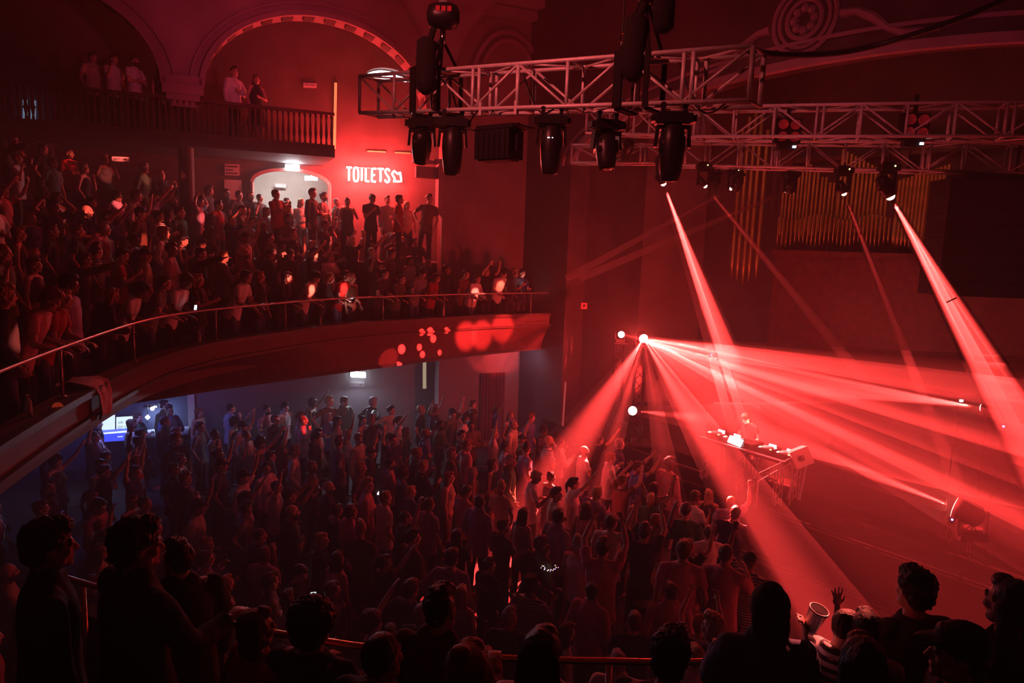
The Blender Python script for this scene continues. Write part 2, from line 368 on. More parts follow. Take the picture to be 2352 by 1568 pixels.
# wall front plane with the two great arches, above the gallery
hwa = (tG(985, 200) - tG(462, 200)) / 2; ca = (tG(985, 200) + tG(462, 200)) / 2; gap = .38
za_s = onG(455, 200).z; za_t = onG(720, 30).z
mb = wall_with_arches(gp, -10.0, ca + hwa + .0, za_s - .0, 12.6, [(ca - 2 * hwa - 2 * gap, hwa, za_s, za_s + .01, za_t), (ca, hwa - .01, za_s, za_s + .01, za_t)], .75)
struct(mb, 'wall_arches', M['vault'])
# moulded archivolts with coffers on the soffit
for j, c in enumerate((ca - 2 * hwa - 2 * gap, ca)):
    mb = MB(); pl = arc(c, hwa - .02, za_s, za_t - .02, 40)
    for (a, b) in zip(pl[:-1], pl[1:]): mb.beam(gp(a[0], a[1], -.04), gp(b[0], b[1], -.04), .12, .12, gn)
    pl2 = arc(c, hwa + .22, za_s, za_t + .22, 40)
    for (a, b) in zip(pl2[:-1], pl2[1:]): mb.beam(gp(a[0], a[1], -.02), gp(b[0], b[1], -.02), .06, .06, gn)
    struct(mb, 'trim_%d' % (2 + j), M['vault'])
    mb = MB(); pl = arc(c, hwa - .035, za_s, za_t - .035, 33)
    for k in range(2, 33, 2):
        a, b = pl[k - 1], pl[k]; mb.beam(gp(a[0], a[1], .36), gp(b[0], b[1], .36), .42, .03, V((0, 0, 1)))
    struct(mb, 'trim_%d' % (4 + j), M['dark_plaster'])
# capital and pier between the arches
tcap = ca - hwa - gap
mb = MB(); mb.box(gp(tcap, za_s - .10, .3), (.86, .9, .22), GR); mb.box(gp(tcap, za_s - .27, .3), (.7, .76, .14), GR); mb.box(gp(tcap, za_s - .40, .3), (.56, .6, .14), GR)
mb.box(gp(tcap, za_s + .10, .3), (.80, .80, .2), GR)
struct(mb, 'trim_6', M['vault'])
mb = MB(); mb.tube(gp(tcap, 4.6, .3), gp(tcap, za_s - .4, .3), .17, n=16); struct(mb, 'wall_pier', M['dark_plaster'])
# wall right of the arches down to the floor (pier with pilaster) and on to the stage
TPW = tG(1017, 400)
mb = MB(); mb.prism([gp(TPW, 0), gp(14, 0), gp(14, 0, .4), gp(TPW, 0, .4)], (0, 0, 12.6)); struct(mb, 'wall_side', mat('side wall plaster', (.26, .17, .17), .8, noise_amt=.2, nscale=1.2))
mb = MB(); mb.prism([gp(ca + hwa, 0, 0), gp(TPW, 0), gp(TPW, 0, .4), gp(ca + hwa, 0, .4)], (0, 0, 0)) if False else None
mb = MB(); mb.prism([gp(ca + hwa, za_s, .02), gp(TPW + .1, za_s, .02), gp(TPW + .1, za_s, .4), gp(ca + hwa, za_s, .4)], (0, 0, 12.6 - za_s)); struct(mb, 'wall_spandrel', M['vault'])
q0, q1 = onG(1012, 375).z, onG(1008, 482).z
mb = MB(); mb.box(gp(TPW - .06, (q0 + q1) / 2, .1), (.13, .3, q0 - q1), GR)
mb.box(gp(TPW - .06, q0 + .05, .1), (.3, .4, .1), GR); mb.box(gp(TPW - .06, q1 - .04, .1), (.26, .36, .08), GR)
mb.box(gp(TPW - .45, q0 + .02, .2), (.7, .2, .1), GR); mb.box(gp(TPW - .4, q0 - .25, .2), (.6, .16, .3), GR)
struct(mb, 'trim_7', M['vault'])
# blind arch and cove on that wall
mb = MB(); c3 = tG(1165, 200)
for rr in (0, .22):
    pl = arc(c3, .85 + rr, onG(1165, 215).z, onG(1165, 95).z + rr, 24)
    for (a, b) in zip(pl[:-1], pl[1:]): mb.beam(gp(a[0], a[1], -.05), gp(b[0], b[1], -.05), .10, .10, gn)
struct(mb, 'trim_8', M['vault'])
# fan of the vault springing from the pier at the right of the great arch
mb = MB(); rows = []
for k in range(12):
    q = k / 11; zz = za_s + .1 + 3.0 * math.sin(q * PI / 2); rr = .25 + 2.2 * (1 - math.cos(q * PI / 2)); row = []
    for j in range(13): an = PI + PI * j / 12; row.append(gp(TPW - .1 + math.cos(an) * rr * .9, zz, -.02 + math.sin(an) * rr * .35))
    rows.append(row)
mb.sheet(rows)
struct(mb, 'trim_9', M['vault'], True)
# ceiling with cove
mb = MB(); mb.box((0, 10, 12.75), (44, 44, .3)); struct(mb, 'ceiling', M['vault'])
mb = MB()
for zz, of, w in ((12.3, -.25, .5), (12.05, -.12, .24)): mb.beam(gp(-10, zz, of), gp(9.4, zz, of), w, .22)
struct(mb, 'trim_10', M['vault'])
# proscenium wall with its flat arch, organ wall behind, walls of the stage
def sq(u, z, o=0): return sp(u, z, o)
ua, uw = 4.4, 6.3
zsp = 8.0; ztp = sp(0).z + aty(1850, 122, 13.0).z
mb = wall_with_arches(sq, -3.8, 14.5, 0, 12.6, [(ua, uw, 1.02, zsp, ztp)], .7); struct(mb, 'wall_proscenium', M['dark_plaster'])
mb = MB(); pl = arc(ua, uw - .03, zsp, ztp - .03, 44)
for (a, b) in zip(pl[:-1], pl[1:]): mb.beam(sp(a[0], a[1], -.05), sp(b[0], b[1], -.05), .16, .16, a_)
pl = arc(ua, uw + .3, zsp, ztp + .35, 44)
for (a, b) in zip(pl[:-1], pl[1:]): mb.beam(sp(a[0], a[1], -.03), sp(b[0], b[1], -.03), .07, .07, a_)
struct(mb, 'trim_11', M['vault'])
mb = MB(); PM = Matrix((s_, V((0, 0, 1)), -a_)).transposed().to_4x4()
ce = atplane(1850, 45, P0, s_)
for rr, th in ((.62, .05), (.50, .04), (.34, .05)):
    ps = [ce + s_ * rr * math.cos(x * PI / 16) + V((0, 0, rr * math.sin(x * PI / 16))) - a_ * .03 for x in range(33)]
    mb.path(ps, th, 6)
for k in range(8):
    an = k * PI / 4; mb.ell(ce + s_ * .2 * math.cos(an) + V((0, 0, .2 * math.sin(an))) - a_ * .02, (.09, .09, .09), 8, 6)
for dx in (-1, 1): mb.path([ce + s_ * dx * (.7 + .28 * k) + V((0, 0, -.05 - .12 * k + .1 * math.sin(k * 1.3))) - a_ * .03 for k in range(7)], [.09, .07, .09, .06, .08, .05, .03], 6)
struct(mb, 'trim_12', M['vault'])
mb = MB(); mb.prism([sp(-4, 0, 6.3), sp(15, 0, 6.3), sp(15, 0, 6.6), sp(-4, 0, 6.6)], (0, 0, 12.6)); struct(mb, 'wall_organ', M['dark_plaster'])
mb = MB(); mb.prism([sp(-2.9, 0, .7), sp(-2.6, 0, .7), sp(-2.6, 0, 6.3), sp(-2.9, 0, 6.3)], (0, 0, 12.6)); struct(mb, 'wall_stage_left', M['dark_plaster'])
mb = MB(); mb.prism([sp(14, 0, -8), sp(14.3, 0, -8), sp(14.3, 0, 6.3), sp(14, 0, 6.3)], (0, 0, 12.6)); struct(mb, 'wall_right', M['dark_plaster'])
# upper gallery slab and balustrade
tg1 = tG(768, 300)
mb = MB(); mb.prism([gp(-10, 7.9, -.1), gp(tg1, 7.9, -.1), gp(tg1, 7.9, 4.2), gp(-10, 7.9, 3.6)], (0, 0, .2)); struct(mb, 'floor_gallery', M['dark_plaster'])
rt = thing('balustrade', 'dark turned balustrade along the front of the upper gallery', 'balustrade', gp(-4, 8.1, 0))
mb = MB(); mb.beam(gp(-10, 8.96, .02), gp(tg1, 8.96, .02), .14, .07); hang(rt, mb, 'handrail', M['wood'])
mb = MB(); mb.beam(gp(-10, 8.16, .02), gp(tg1, 8.16, .02), .12, .10); hang(rt, mb, 'plinth', M['wood'])
nb = 96; bal = None
for k in range(nb):
    t = -10 + (tg1 + 10) * (k + .5) / nb
    if bal is None:
        q = MB(); q.lathe([(.03, 0), (.03, .06), (.02, .1), (.042, .25), (.03, .42), (.018, .6), (.034, .68), (.034, .74)], 8)
        bm_ = q.mesh('baluster', M['wood'], True)
    o = bpy.data.objects.new('baluster', bm_); COL.objects.link(o); o.parent = rt; o.location = gp(t, 8.2, .02) - gp(-4, 8.1, 0); bal = o
# side balcony: steps, ledge, fascia, soffit
mb = MB(); rows = []
for k in range(9):
    z = ZF + .36 * k; rows += [ro(.25 + .85 * k if k else .12, z), ro(.25 + .85 * (k + 1), z)]
    if k == 5: pass
mb.sheet(rows); struct(mb, 'floor_balcony', M['carpet'])
mb = MB(); mb.prism([gp(-9, 5.16, -1.6), gp(TPW, 5.16, -.1), gp(TPW, 5.16, 0), bp_(6.5, 5.16, 2.6), bp_(-14, 5.16, 2.6), gp(-12, 5.16, 0)], (0, 0, .14)) if False else None
mb = MB(); mb.prism([bp_(-7, 5.2, -2.6), bp_(tB(1015), 5.2, -1.9), bp_(tB(1015), 5.2, 2.4), bp_(-12, 5.2, 2.4)], (0, 0, .1)); struct(mb, 'floor_landing', mat('pale boarded landing', (.12, .10, .10), .5, noise_amt=.15, nscale=3))
# bottom edge of the fascia, further back than the ledge towards the near end
BE = [(0, 1090), (200, 950), (430, 905), (600, 880), (900, 840), (1100, 815), (1250, 800)]
be = [atz(x, y, 3.0) for x, y in BE]; be = [V((-7.4, 4.3, 3.0)), V((-7.0, 6.0, 3.0))] + be + [be[-1] + V((.45, .3, 0))]
bs = spline(be, 8)
def resample(pl, n):
    L = [0]
    for a, b in zip(pl[:-1], pl[1:]): L.append(L[-1] + (b - a).length)
    out = []
    for k in range(n):
        d = L[-1] * k / (n - 1); i = max(j for j in range(len(L)) if L[j] <= d + 1e-9); i = min(i, len(pl) - 2)
        out.append(pl[i].lerp(pl[i + 1], (d - L[i]) / max(1e-9, L[i + 1] - L[i])))
    return out
NF = 70
top = resample(ro(-.12, ZL), NF); mid = resample(ro(-.12, 3.72), NF); low = resample(bs, NF)
mb = MB(); mb.sheet([resample(ro(.12, 3.4), NF), resample(ro(.12, ZL), NF), top, mid, [m_.lerp(l_, .5) + V((0, 0, .05)) for m_, l_ in zip(mid, low)], low])
struct(mb, 'wall_balcony_front', mat('balcony front paint', (.11, .045, .045), .6, noise_amt=.12, nscale=2))
mb = MB()
for off, z, w, h in ((-.14, ZL - .03, .10, .08), (-.15, 3.72, .05, .05)):
    c = resample(ro(off, z), NF)
    for a, b in zip(c[:-1], c[1:]): mb.beam(a, b, w, h)
struct(mb, 'trim_13', mat('ledge timber', (.06, .03, .025), .5))
def offp(p, ref, d): return p
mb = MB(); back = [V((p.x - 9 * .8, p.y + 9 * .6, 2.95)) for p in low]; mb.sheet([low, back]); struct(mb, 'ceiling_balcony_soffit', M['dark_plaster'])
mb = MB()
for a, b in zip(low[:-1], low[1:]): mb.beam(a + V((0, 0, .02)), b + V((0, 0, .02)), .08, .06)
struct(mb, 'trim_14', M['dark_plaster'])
# near balcony under the camera
mb = MB(); mb.prism([(-3.2, 4.4, 2.6), (-1.6, 4.0, 2.6), (1.5, 3.6, 2.6), (5.5, 4.3, 2.6), (5.5, 1.4, 2.6), (-3.6, 1.4, 2.6)], (0, 0, .2)); struct(mb, 'floor_near_balcony', M['carpet'])
mb = MB(); mb.prism([(-5.5, 1.4, 3.1), (5.5, 1.4, 3.1), (5.5, .5, 3.1), (-5.5, .5, 3.1)], (0, 0, .4)); mb.prism([(-6, .5, 3.9), (6, .5, 3.9), (6, -3, 3.9), (-6, -3, 3.9)], (0, 0, .3)); struct(mb, 'floor_near_steps', M['carpet'])
mb = MB(); mb.box((0, -3.2, 6.3), (44, .3, 13)); struct(mb, 'wall_rear', M['dark_plaster'])
mb = MB(); mb.box((-16, 8, 6.3), (.3, 30, 13)); struct(mb, 'wall_far_left', M['dark_plaster'])
# ------------------------------------------------------------------ rails
def rail_obj(name, label, cat, curve, zt, zb, posts, m, r=.022, extra=None, group=None):
    rt = thing(name, label, cat, V((curve[0].x, curve[0].y, zb)), group)
    mb = MB(); mb.path([V((p.x, p.y, zt)) for p in curve], r, 8); hang(rt, mb, 'handrail', m, True)
    for p in posts: mb = MB(); mb.tube(V((p.x, p.y, zb)), V((p.x, p.y, zt)), r * .85, n=8); mb.tube(V((p.x, p.y, zb)), V((p.x, p.y, zb + .02)), r * 2.2, n=10); hang(rt, mb, 'post', m, True)
    return rt
rc = RC
posts = []
for px in (137, 305, 495, 655, 880, 1020, 1085, 1220):
    best = min(rc, key=lambda p: abs(proj(V((p.x, p.y, ZR)))[0] - px)); i = rc.index(best)
    j = i + 1 if (proj(V((*best.xy, ZR)))[0] < px and i + 1 < len(rc)) else i - 1
    a, b = rc[i], rc[j]; xa, xb = proj(V((*a.xy, ZR)))[0], proj(V((*b.xy, ZR)))[0]
    posts.append(a.lerp(b, max(0, min(1, (px - xa) / (xb - xa + 1e-9)))))
rail_obj('balcony_rail', 'long thin tubular metal rail curving along the side balcony ledge', 'rail', rc, ZR, ZL, posts, M['steel'], .020)
nr = [V((*atz(x, y, 3.8).xy, 0)) for x, y in ((150, 1326), (190, 1338), (475, 1420), (800, 1480), (1100, 1508), (1400, 1518), (1700, 1518))] + [V((3.2, 3.5, 0)), V((5.2, 4.1, 0))]
nr = spline(nr, 4)
rail_obj('ledge_rail', 'polished brass rail of the near balcony, glinting red between the front heads', 'rail', nr, 3.8, 2.8, [nr[4], nr[14], nr[20], nr[28], nr[-2]], M['brass'], .018)
mb = MB(); n1 = [V((p.x, p.y + .12, 3.5)) for p in nr]; mb.sheet([[p + V((0, -.1, -.75)) for p in n1], n1, [p + V((0, .12, 0)) for p in n1], [p + V((0, .12, -1.0)) for p in n1]]); struct(mb, 'wall_near_parapet', M['dark_plaster'])
# ------------------------------------------------------------------ trusses
def truss(label, A, B, w=.5, h=.5, bay=.62, group=None, m=None, name='lighting_truss'):
    m = m or M['alu']; A = V(A); B = V(B); d = (B - A); L = d.length; d = d.normalized(); x = V((d.y, -d.x, 0)).normalized(); up = V((0, 0, 1))
    rt = thing(name, label, 'truss', A, group)
    P = lambda t, sx, sz: A + d * t + x * sx * w / 2 + up * sz * h / 2
    for sx in (-1, 1):
        for sz in (-1, 1):
            mb = MB(); mb.tube(P(0, sx, sz), P(L, sx, sz), .026, n=8); hang(rt, mb, 'chord', m, True)
    n = max(2, int(L / bay)); st = L / n
    for sx in (-1, 1):
        up_mb = MB(); di = MB()
        for k in range(n + 1):
            up_mb.tube(P(k * st, sx, -1), P(k * st, sx, 1), .022 if k % 2 else .026, n=6)
            if k % 4 == 3: up_mb.tube(P(k * st + .1, sx, -1), P(k * st + .1, sx, 1), .024, n=6)
            if k < n:
                a, b = ((k * st, -1), ((k + 1) * st, 1)) if k % 2 else ((k * st, 1), ((k + 1) * st, -1))
                di.tube(P(a[0], sx, a[1]), P(b[0], sx, b[1]), .016, n=6)
        tag(hang(rt, up_mb, 'upright_tubes', m, True), kind='stuff'); tag(hang(rt, di, 'diagonal_braces', m, True), kind='stuff')
    cr = MB()
    for sz in (-1, 1):
        for k in range(n + 1):
            cr.tube(P(k * st, -1, sz), P(k * st, 1, sz), .016, n=6)
            if k < n: cr.tube(P(k * st, -1 if k % 2 else 1, sz), P((k + 1) * st, 1 if k % 2 else -1, sz), .013, n=6)
    tag(hang(rt, cr, 'cross_braces', m, True), kind='stuff')
    return rt, P, L, d, x
def zmid(px, y0, y1, Y): return (aty(px, y0, Y) + aty(px, y1, Y)) / 2
FT = (zmid(848, 183, 262, 10.2), zmid(1738, 118, 236, 7.0))
ft, FP, FL, fd, fx = truss('bright silver front truss crossing the top of the picture', *FT, w=.36, h=.50)
T2 = (zmid(1600, 256, 314, 12.6), zmid(2420, 238, 318, 10.6))
t2, P2, L2, d2, x2 = truss('dim red truss behind the front truss, running to the right edge', *T2, w=.5, h=.5)
T3 = (zmid(1555, 332, 376, 15.4), zmid(2420, 336, 400, 12.4))
t3, P3, L3, d3, x3 = truss('lowest and farthest truss in front of the organ pipes', *T3, w=.5, h=.5)
T4 = (zmid(1365, 258, 306, 14.5), zmid(1600, 256, 314, 12.6) )
t4, P4, L4, d4, x4 = truss('short dark truss behind the hanging heads, left of the organ', *T4, w=.45, h=.45)
T5 = (zmid(1320, 330, 380, 16.4), zmid(1560, 332, 376, 15.4))
t5, P5, L5, d5, x5 = truss('small hazy truss left of the lowest truss', *T5, w=.4, h=.4)
def drop(root, top, n=1):
    pass
# black slings, hoists and chains
def hoist(top_px, y_top, y_bot, Y, lab):
    c = aty(top_px, (y_top + y_bot) / 2, Y); H = (y_bot - y_top) / F * Y
    rt = thing('chain_hoist', lab, 'hoist', c, 'motor hoists on the truss')
    mb = MB(); mb.lathe([(.05, -.20), (.13, -.17), (.155, -.08), (.16, .08), (.13, .17), (.06, .20)], 16, Matrix.Translation(c) @ Matrix.Rotation(PI / 2, 4, 'Y')); hang(rt, mb, 'motor_housing', M['blackmetal'], True)
    mb = MB(); mb.box(c + V((0, 0, .17)), (.10, .08, .08)); mb.path([c + V((0, .03 * math.cos(a), .25 + .05 * math.sin(a))) for a in [k * PI / 6 for k in range(13)]], .012); hang(rt, mb, 'hook', M['chrome'])
    mb = MB(); mb.path([c + V((0, 0, .28)), c + V((.01, 0, 2.0)), V((c.x, c.y, 12.4))], .014, 6); hang(rt, mb, 'chain', M['blackmetal'])
    mb = MB()
    for k in range(3): mb.box(c + V((-.05 + .07 * k, -.158, .04)), (.05, .012, .06))
    hang(rt, mb, 'rating_plate', M['lens_dim'])
    mb = MB(); mb.path([c + V((-.1, 0, -.1)), c + V((-.14, 0, -.22)), c + V((-.16, 0, -.3))], .04); mb.lathe([(.05, 0), (.12, -.05), (.13, -.5), (.11, -.62), (.04, -.68)], 14, Matrix.Translation(c + V((-.20, -.02, -.26)))); hang(rt, mb, 'chain_bag', M['blackcloth'], True)
    return rt, c
h1, hc1 = hoist(1018, 8, 66, 8.9, 'black motor hoist with chain bag above the left part of the front truss')
h2, hc2 = hoist(1508, -60, 10, 7.6, 'black motor hoist at the top edge above the middle of the front truss')
mb = MB(); mb.lathe([(.05, 0), (.11, .05), (.12, .75), (.05, .8)], 16, Matrix.Translation(aty(1522, 76, 7.4))); bg = thing('chain_bag', 'long black chain bag hanging at the top edge, right of the slings', 'bag', aty(1522, 76, 7.4)); hang(bg, mb, 'bag', M['blackcloth'], True)
mb = MB(); mb.path([aty(1522, 20, 7.4), V((*aty(1522, 20, 7.4).xy, 12.4))], .012); hang(bg, mb, 'chain', M['blackmetal'])
def tnear(px, P, L):
    best = 0; bd = 1e9
    for k in range(400):
        t = L * k / 399; q = proj(P(t, 0, 0))[0]
        if abs(q - px) < bd: bd = abs(q - px); best = t
    return best
def sling(px, apex, lab, w=.06):
    t = tnear(px, FP, FL); rt = thing('lifting_sling', lab, 'sling', apex, 'black slings around the front truss')
    for sx in (-1, 1):
        mb = MB(); a = FP(t, sx, 1); b = FP(t, sx, -1)
        mb.beam(apex, a + V((0, 0, .03)), w * .8, w * .8); mb.beam(a + fx * sx * .04 + V((0, 0, .05)), b + fx * sx * .04 - V((0, 0, .04)), w * 1.6, w * .5, fx)
        hang(rt, mb, 'strap', M['blackcloth'])
    mb = MB(); mb.beam(FP(t, -1, -1) - V((0, 0, .045)), FP(t, 1, -1) - V((0, 0, .045)), w * 1.6, .03); hang(rt, mb, 'strap', M['blackcloth'])
    mb = MB(); mb.tube(apex - V((0, 0, .06)), apex + V((0, 0, .12)), .035, n=10); hang(rt, mb, 'shackle', M['chrome'], True)
    return rt
sling(975, hc1 + V((0, 0, -.28)), 'black sling wrapped round the front truss under the left hoist')
sling(1034, hc1 + V((.0, 0, -.28)), 'second black sling under the left hoist, to its right', .035)
sling(1440, aty(1478, -10, 7.7), 'wide black sling round the middle of the front truss')
sling(1505, aty(1484, -12, 7.7), 'thin black sling just right of the wide one', .035)
# thin chain with yellow hook beside
yh = aty(1430, 75, 7.9); rt = thing('hoist_hook', 'small pale hook on a thin chain left of the wide sling', 'hook', yh)
mb = MB(); mb.path([V((yh.x, yh.y, 12.4)), yh], .012, 6); hang(rt, mb, 'chain', M['blackmetal'])
mb = MB(); mb.path([yh + V((.03 * math.cos(a), 0, -.05 + .05 * math.sin(a))) for a in [PI / 2 + k * PI / 7 for k in range(12)]], .014, 6); hang(rt, mb, 'hook', M['brass'])
mb = MB(); mb.path([yh + V((0, 0, -.1)), yh + V((.02, 0, -.25)), yh + V((.01, 0, -.42))], [.03, .035, .02], 8); hang(rt, mb, 'shortening_clutch', M['blackmetal'])
# ------------------------------------------------------------------ lamps
def hook_clamp(mb, p, d): mb.box(p + V((0, 0, -.02)), (.07, .07, .08)); mb.tube(p + V((0, 0, -.1)), p, .015, n=6)
def moving_head(loc, pan, tilt, s=1.0, label='', group='moving head lamps', lens='glass', lit=None, root=None, long=False):
    """loc: centre of the base plate top; base hangs below, tilt 0 = straight down"""
    rt = thing('moving_head_lamp', label, 'stage lamp', loc, group)
    Z = Matrix.Rotation(pan, 4, 'Z'); Sx = Matrix.Scale(s, 4)
    def put(mb, name, m, mt=Matrix(), smooth=False):
        mb.v = [tuple((Z @ mt @ V(p)) * s) for p in mb.v]; return mb.build(name, M[m], rt, smooth)
    mb = MB(); mb.box((0, 0, -.07), (.40, .26, .10)); mb.box((0, 0, -.02), (.30, .18, .04)); mb.box((-.22, 0, -.07), (.05, .16, .07)); mb.box((.22, 0, -.07), (.05, .16, .07)); put(mb, 'base', 'blackmetal')
    for sx in (-1, 1): mb = MB(); mb.box((sx * .12, 0, .03), (.05, .05, .09)); mb.tube((sx * .12, -.03, .08), (sx * .12, .03, .08), .035, n=10); put(mb, 'clamp', 'blackmetal')
    mb = MB(); mb.tube((0, 0, -.12), (0, 0, -.16), .09, n=14)
    for sx in (-1, 1): mb.prism([(sx * .15, -.06, -.14), (sx * .15, .06, -.14), (sx * .17, .05, -.38), (sx * .17, -.05, -.38)], (sx * .035, 0, 0))
    mb.box((0, 0, -.165), (.36, .13, .05)); put(mb, 'yoke', 'blackmetal')
    T = Matrix.Translation((0, 0, -.33)) @ Matrix.Rotation(tilt, 4, 'X')
    k = 1.35 if long else 1.0
    mb = MB(); mb.lathe([(.06, .17 * k), (.12, .14 * k), (.14, .02), (.142, -.08), (.125, -.22 * k), (.105, -.30 * k), (.095, -.31 * k)], 18); mb.box((0, 0, -.02), (.27, .20, .16)); put(mb, 'head', 'blackmetal', T, True)
    mb = MB(); mb.lathe([(.0, -.312 * k), (.05, -.318 * k), (.088, -.312 * k), (.088, -.306 * k), (0, -.306 * k)], 18, close=False); put(mb, 'lens', lens, T, True)
    if lit: mb = MB(); mb.box((-.04, -.132, -.30), (.03, .012, .010)); mb.box((.01, -.132, -.30), (.014, .012, .010)); put(mb, 'display', 'led_white')
    if root: pass
    return rt
g1 = 'dark lamps hanging under the front truss'
def hangF(px, side=1, dz=-.10): t = tnear(px, FP, FL); return FP(t, side, -1) + V((0, 0, dz))
moving_head(hangF(992), .2, R_(28), .92, 'dark moving head lamp tilted left, at the left end of the front truss', g1)
moving_head(hangF(1062), .1, 0, .95, 'dark moving head lamp pointing straight down beside the tilted one', g1, long=True)
moving_head(hangF(1290), .0, 0, .88, 'large dark moving head with lit display, under the truss right of the wash lamp', g1, lit=True, long=True)
moving_head(hangF(1380, -1), .3, R_(-12), .88, 'smaller dark moving head on the far side of the front truss', g1)
moving_head(hangF(1570), -.1, 0, .92, 'dark moving head under the right half of the front truss, below the sling', g1, long=True)
# square wash lamp
wl = hangF(1170); rt = thing('wash_lamp', 'wide square wash lamp with barn doors under the front truss', 'stage lamp', wl, g1)
RZ = Matrix.Rotation(math.atan2(fd.y, fd.x), 3, 'Z')
mb = MB(); mb.box(wl + V((0, 0, -.34)), (.52, .30, .34), RZ); mb.box(wl + V((0, 0, -.13)), (.56, .22, .05), RZ)
for k in range(6): mb.box(wl + RZ @ V((-.2 + .08 * k, -.155, -.34)), (.02, .02, .30), RZ)
hang(rt, mb, 'housing', M['blackmetal'])
for sx in (-1, 1): mb = MB(); mb.box(wl + RZ @ V((sx * .29, 0, -.26)), (.03, .08, .32), RZ); mb.box(wl + RZ @ V((sx * .25, 0, -.11)), (.10, .06, .03), RZ); hang(rt, mb, 'bracket', M['blackmetal'])
for sx in (-1, 1): mb = MB(); mb.prism([wl + RZ @ V((sx * .27, -.15, -.15)), wl + RZ @ V((sx * .27, .15, -.15)), wl + RZ @ V((sx * .40, .18, -.13)), wl + RZ @ V((sx * .40, -.18, -.13))], (0, 0, -.015)); hang(rt, mb, 'barn_door', M['blackmetal'])
mb = MB(); mb.box(wl + V((0, 0, -.52)), (.44, .24, .02), RZ); hang(rt, mb, 'lens', M['glass'])
for sx, px in ((-1, 1127), (1, 1208)):
    p = hangF(px, 1, .0); mb = MB(); mb.box(p, (.035, .05, .16), RZ); hang(rt, mb, 'clamp', M['alu'])
# cables looped along the trusses
rnd = random.Random(5)
for i, (pa, pb, sag, lab) in enumerate(((1010, 1120, .35, 'slack black cable looping inside the left part of the front truss'), (1180, 1300, .25, 'slack black cable between the wash lamp and the large head'), (1540, 1690, .3, 'slack black cable at the right end of the front truss'), (1400, 1480, .22, 'short black cable loop under the wide sling'))):
    a = FP(tnear(pa, FP, FL), -1, 1); b = FP(tnear(pb, FP, FL), 1, -1)
    mb = MB(); mb.path([a.lerp(b, k / 12) - V((0, 0, sag * math.sin(PI * k / 12))) for k in range(13)], .011, 6); tag(mb.build('cable', M['black'], smooth=True), lab, 'cable', 'cables on the truss')
# thick cable swinging across the top right
mb = MB(); cp = spline([aty(1725, 118, 7.2), aty(1800, 126, 8.0), aty(1920, 122, 8.5), aty(2020, 102, 8.5), aty(2150, 62, 8.0), aty(2300, 2, 7.5), aty(2500, -110, 7.0)], 8); mb.path(cp, .035, 10)
tag(mb.build('cable_bundle', M['black'], smooth=True), 'thick black cable bundle swinging up to the top right corner', 'cable')
# the hanging heads with lit lenses, under truss 3
def lit_head(i, lab, aim, P_, L_, s=.62):
    p = HP[i]; rt = thing('moving_head_lamp', lab, 'stage lamp', p, 'lit moving heads under the back truss')
    d = (V(aim) - p).normalized(); q = d.to_track_quat('-Z', 'Y').to_matrix().to_4x4()
    T = Matrix.Translation(p - d * .03) @ q @ Matrix.Scale(s, 4)
    mb = MB(); mb.lathe([(.06, .48), (.12, .45), (.14, .30), (.142, .2), (.125, .08), (.105, 0), (.095, -.002)], 16, T); hang(rt, mb, 'head', M['blackmetal'], True)
    mb = MB(); mb.lathe([(0, -.075), (.045, -.065), (.075, -.04), (.088, -.004), (.088, .004), (0, .004)], 16, T, close=False); hang(rt, mb, 'lens', M['lens_red'], True)
    c = p - d * .22 * s
    tt = tnear(proj(p)[0], P_, L_); top = P_(tt, 0, -1); top = V((c.x, c.y, min(top.z, c.z + .55)))
    mb = MB()
    for sx in (-1, 1): mb.box(c + V((sx * .11, 0, .11)), (.03, .08, .30))
    mb.box(c + V((0, 0, .26)), (.25, .10, .04)); hang(rt, mb, 'yoke', M['blackmetal'])
    mb = MB(); mb.box(c + V((0, 0, .34)), (.30, .2, .10)); hang(rt, mb, 'base', M['blackmetal'])
    mb = MB(); mb.tube(c + V((0, 0, .38)), V((c.x, c.y, P_(tt, 0, -1).z + .05)), .02, n=6); mb.box(c + V((0, 0, .41)), (.2, .06, .05)); hang(rt, mb, 'clamp', M['blackmetal'])
    mb = MB(); mb.box(c + V((.05, -.105, .36)), (.02, .012, .025)); hang(rt, mb, 'indicator', M['led_amber'])
lit_head(0, 'lit moving head throwing the wide red beam left of the organ', aty(1655, 800, 13.9), P3, L3)
lit_head(1, 'small lit moving head just right of the wide beam', aty(1860, 720, 14), P3, L3, .5)
lit_head(2, 'lit moving head in front of the organ with a thin beam', aty(2085, 820, 12.6), P3, L3, .55)
lit_head(3, 'brightest lit moving head, right of the organ pipes', aty(2300, 960, 11.3), P3, L3, .8)
lit_head(4, 'tiny lit head aimed left with a faint beam, left of the gilt pipes', aty(1300, 640, 15.2), P3, L3, .42)
lit_head(5, 'tiny lit head aimed left between the organ pipe groups', aty(1330, 640, 15.4), P3, L3, .42)
# unlit heads along truss 3 with tiny indicators
for px, lab in ((1640, 'far unlit head near the left end of the lowest truss'), (1695, 'far unlit head beside the gilt pipe towers'), (1820, 'far unlit head in front of the middle pipes'), (2200, 'far unlit head left of the black speaker stack'), (2290, 'far unlit head at the right end of the lowest truss')):
    t = tnear(px, P3, L3); moving_head(P3(t, -1, -1) + V((0, 0, -.08)), rnd.uniform(-.5, .5), R_(rnd.uniform(-20, 20)), .62, lab, 'unlit heads along the lowest truss')
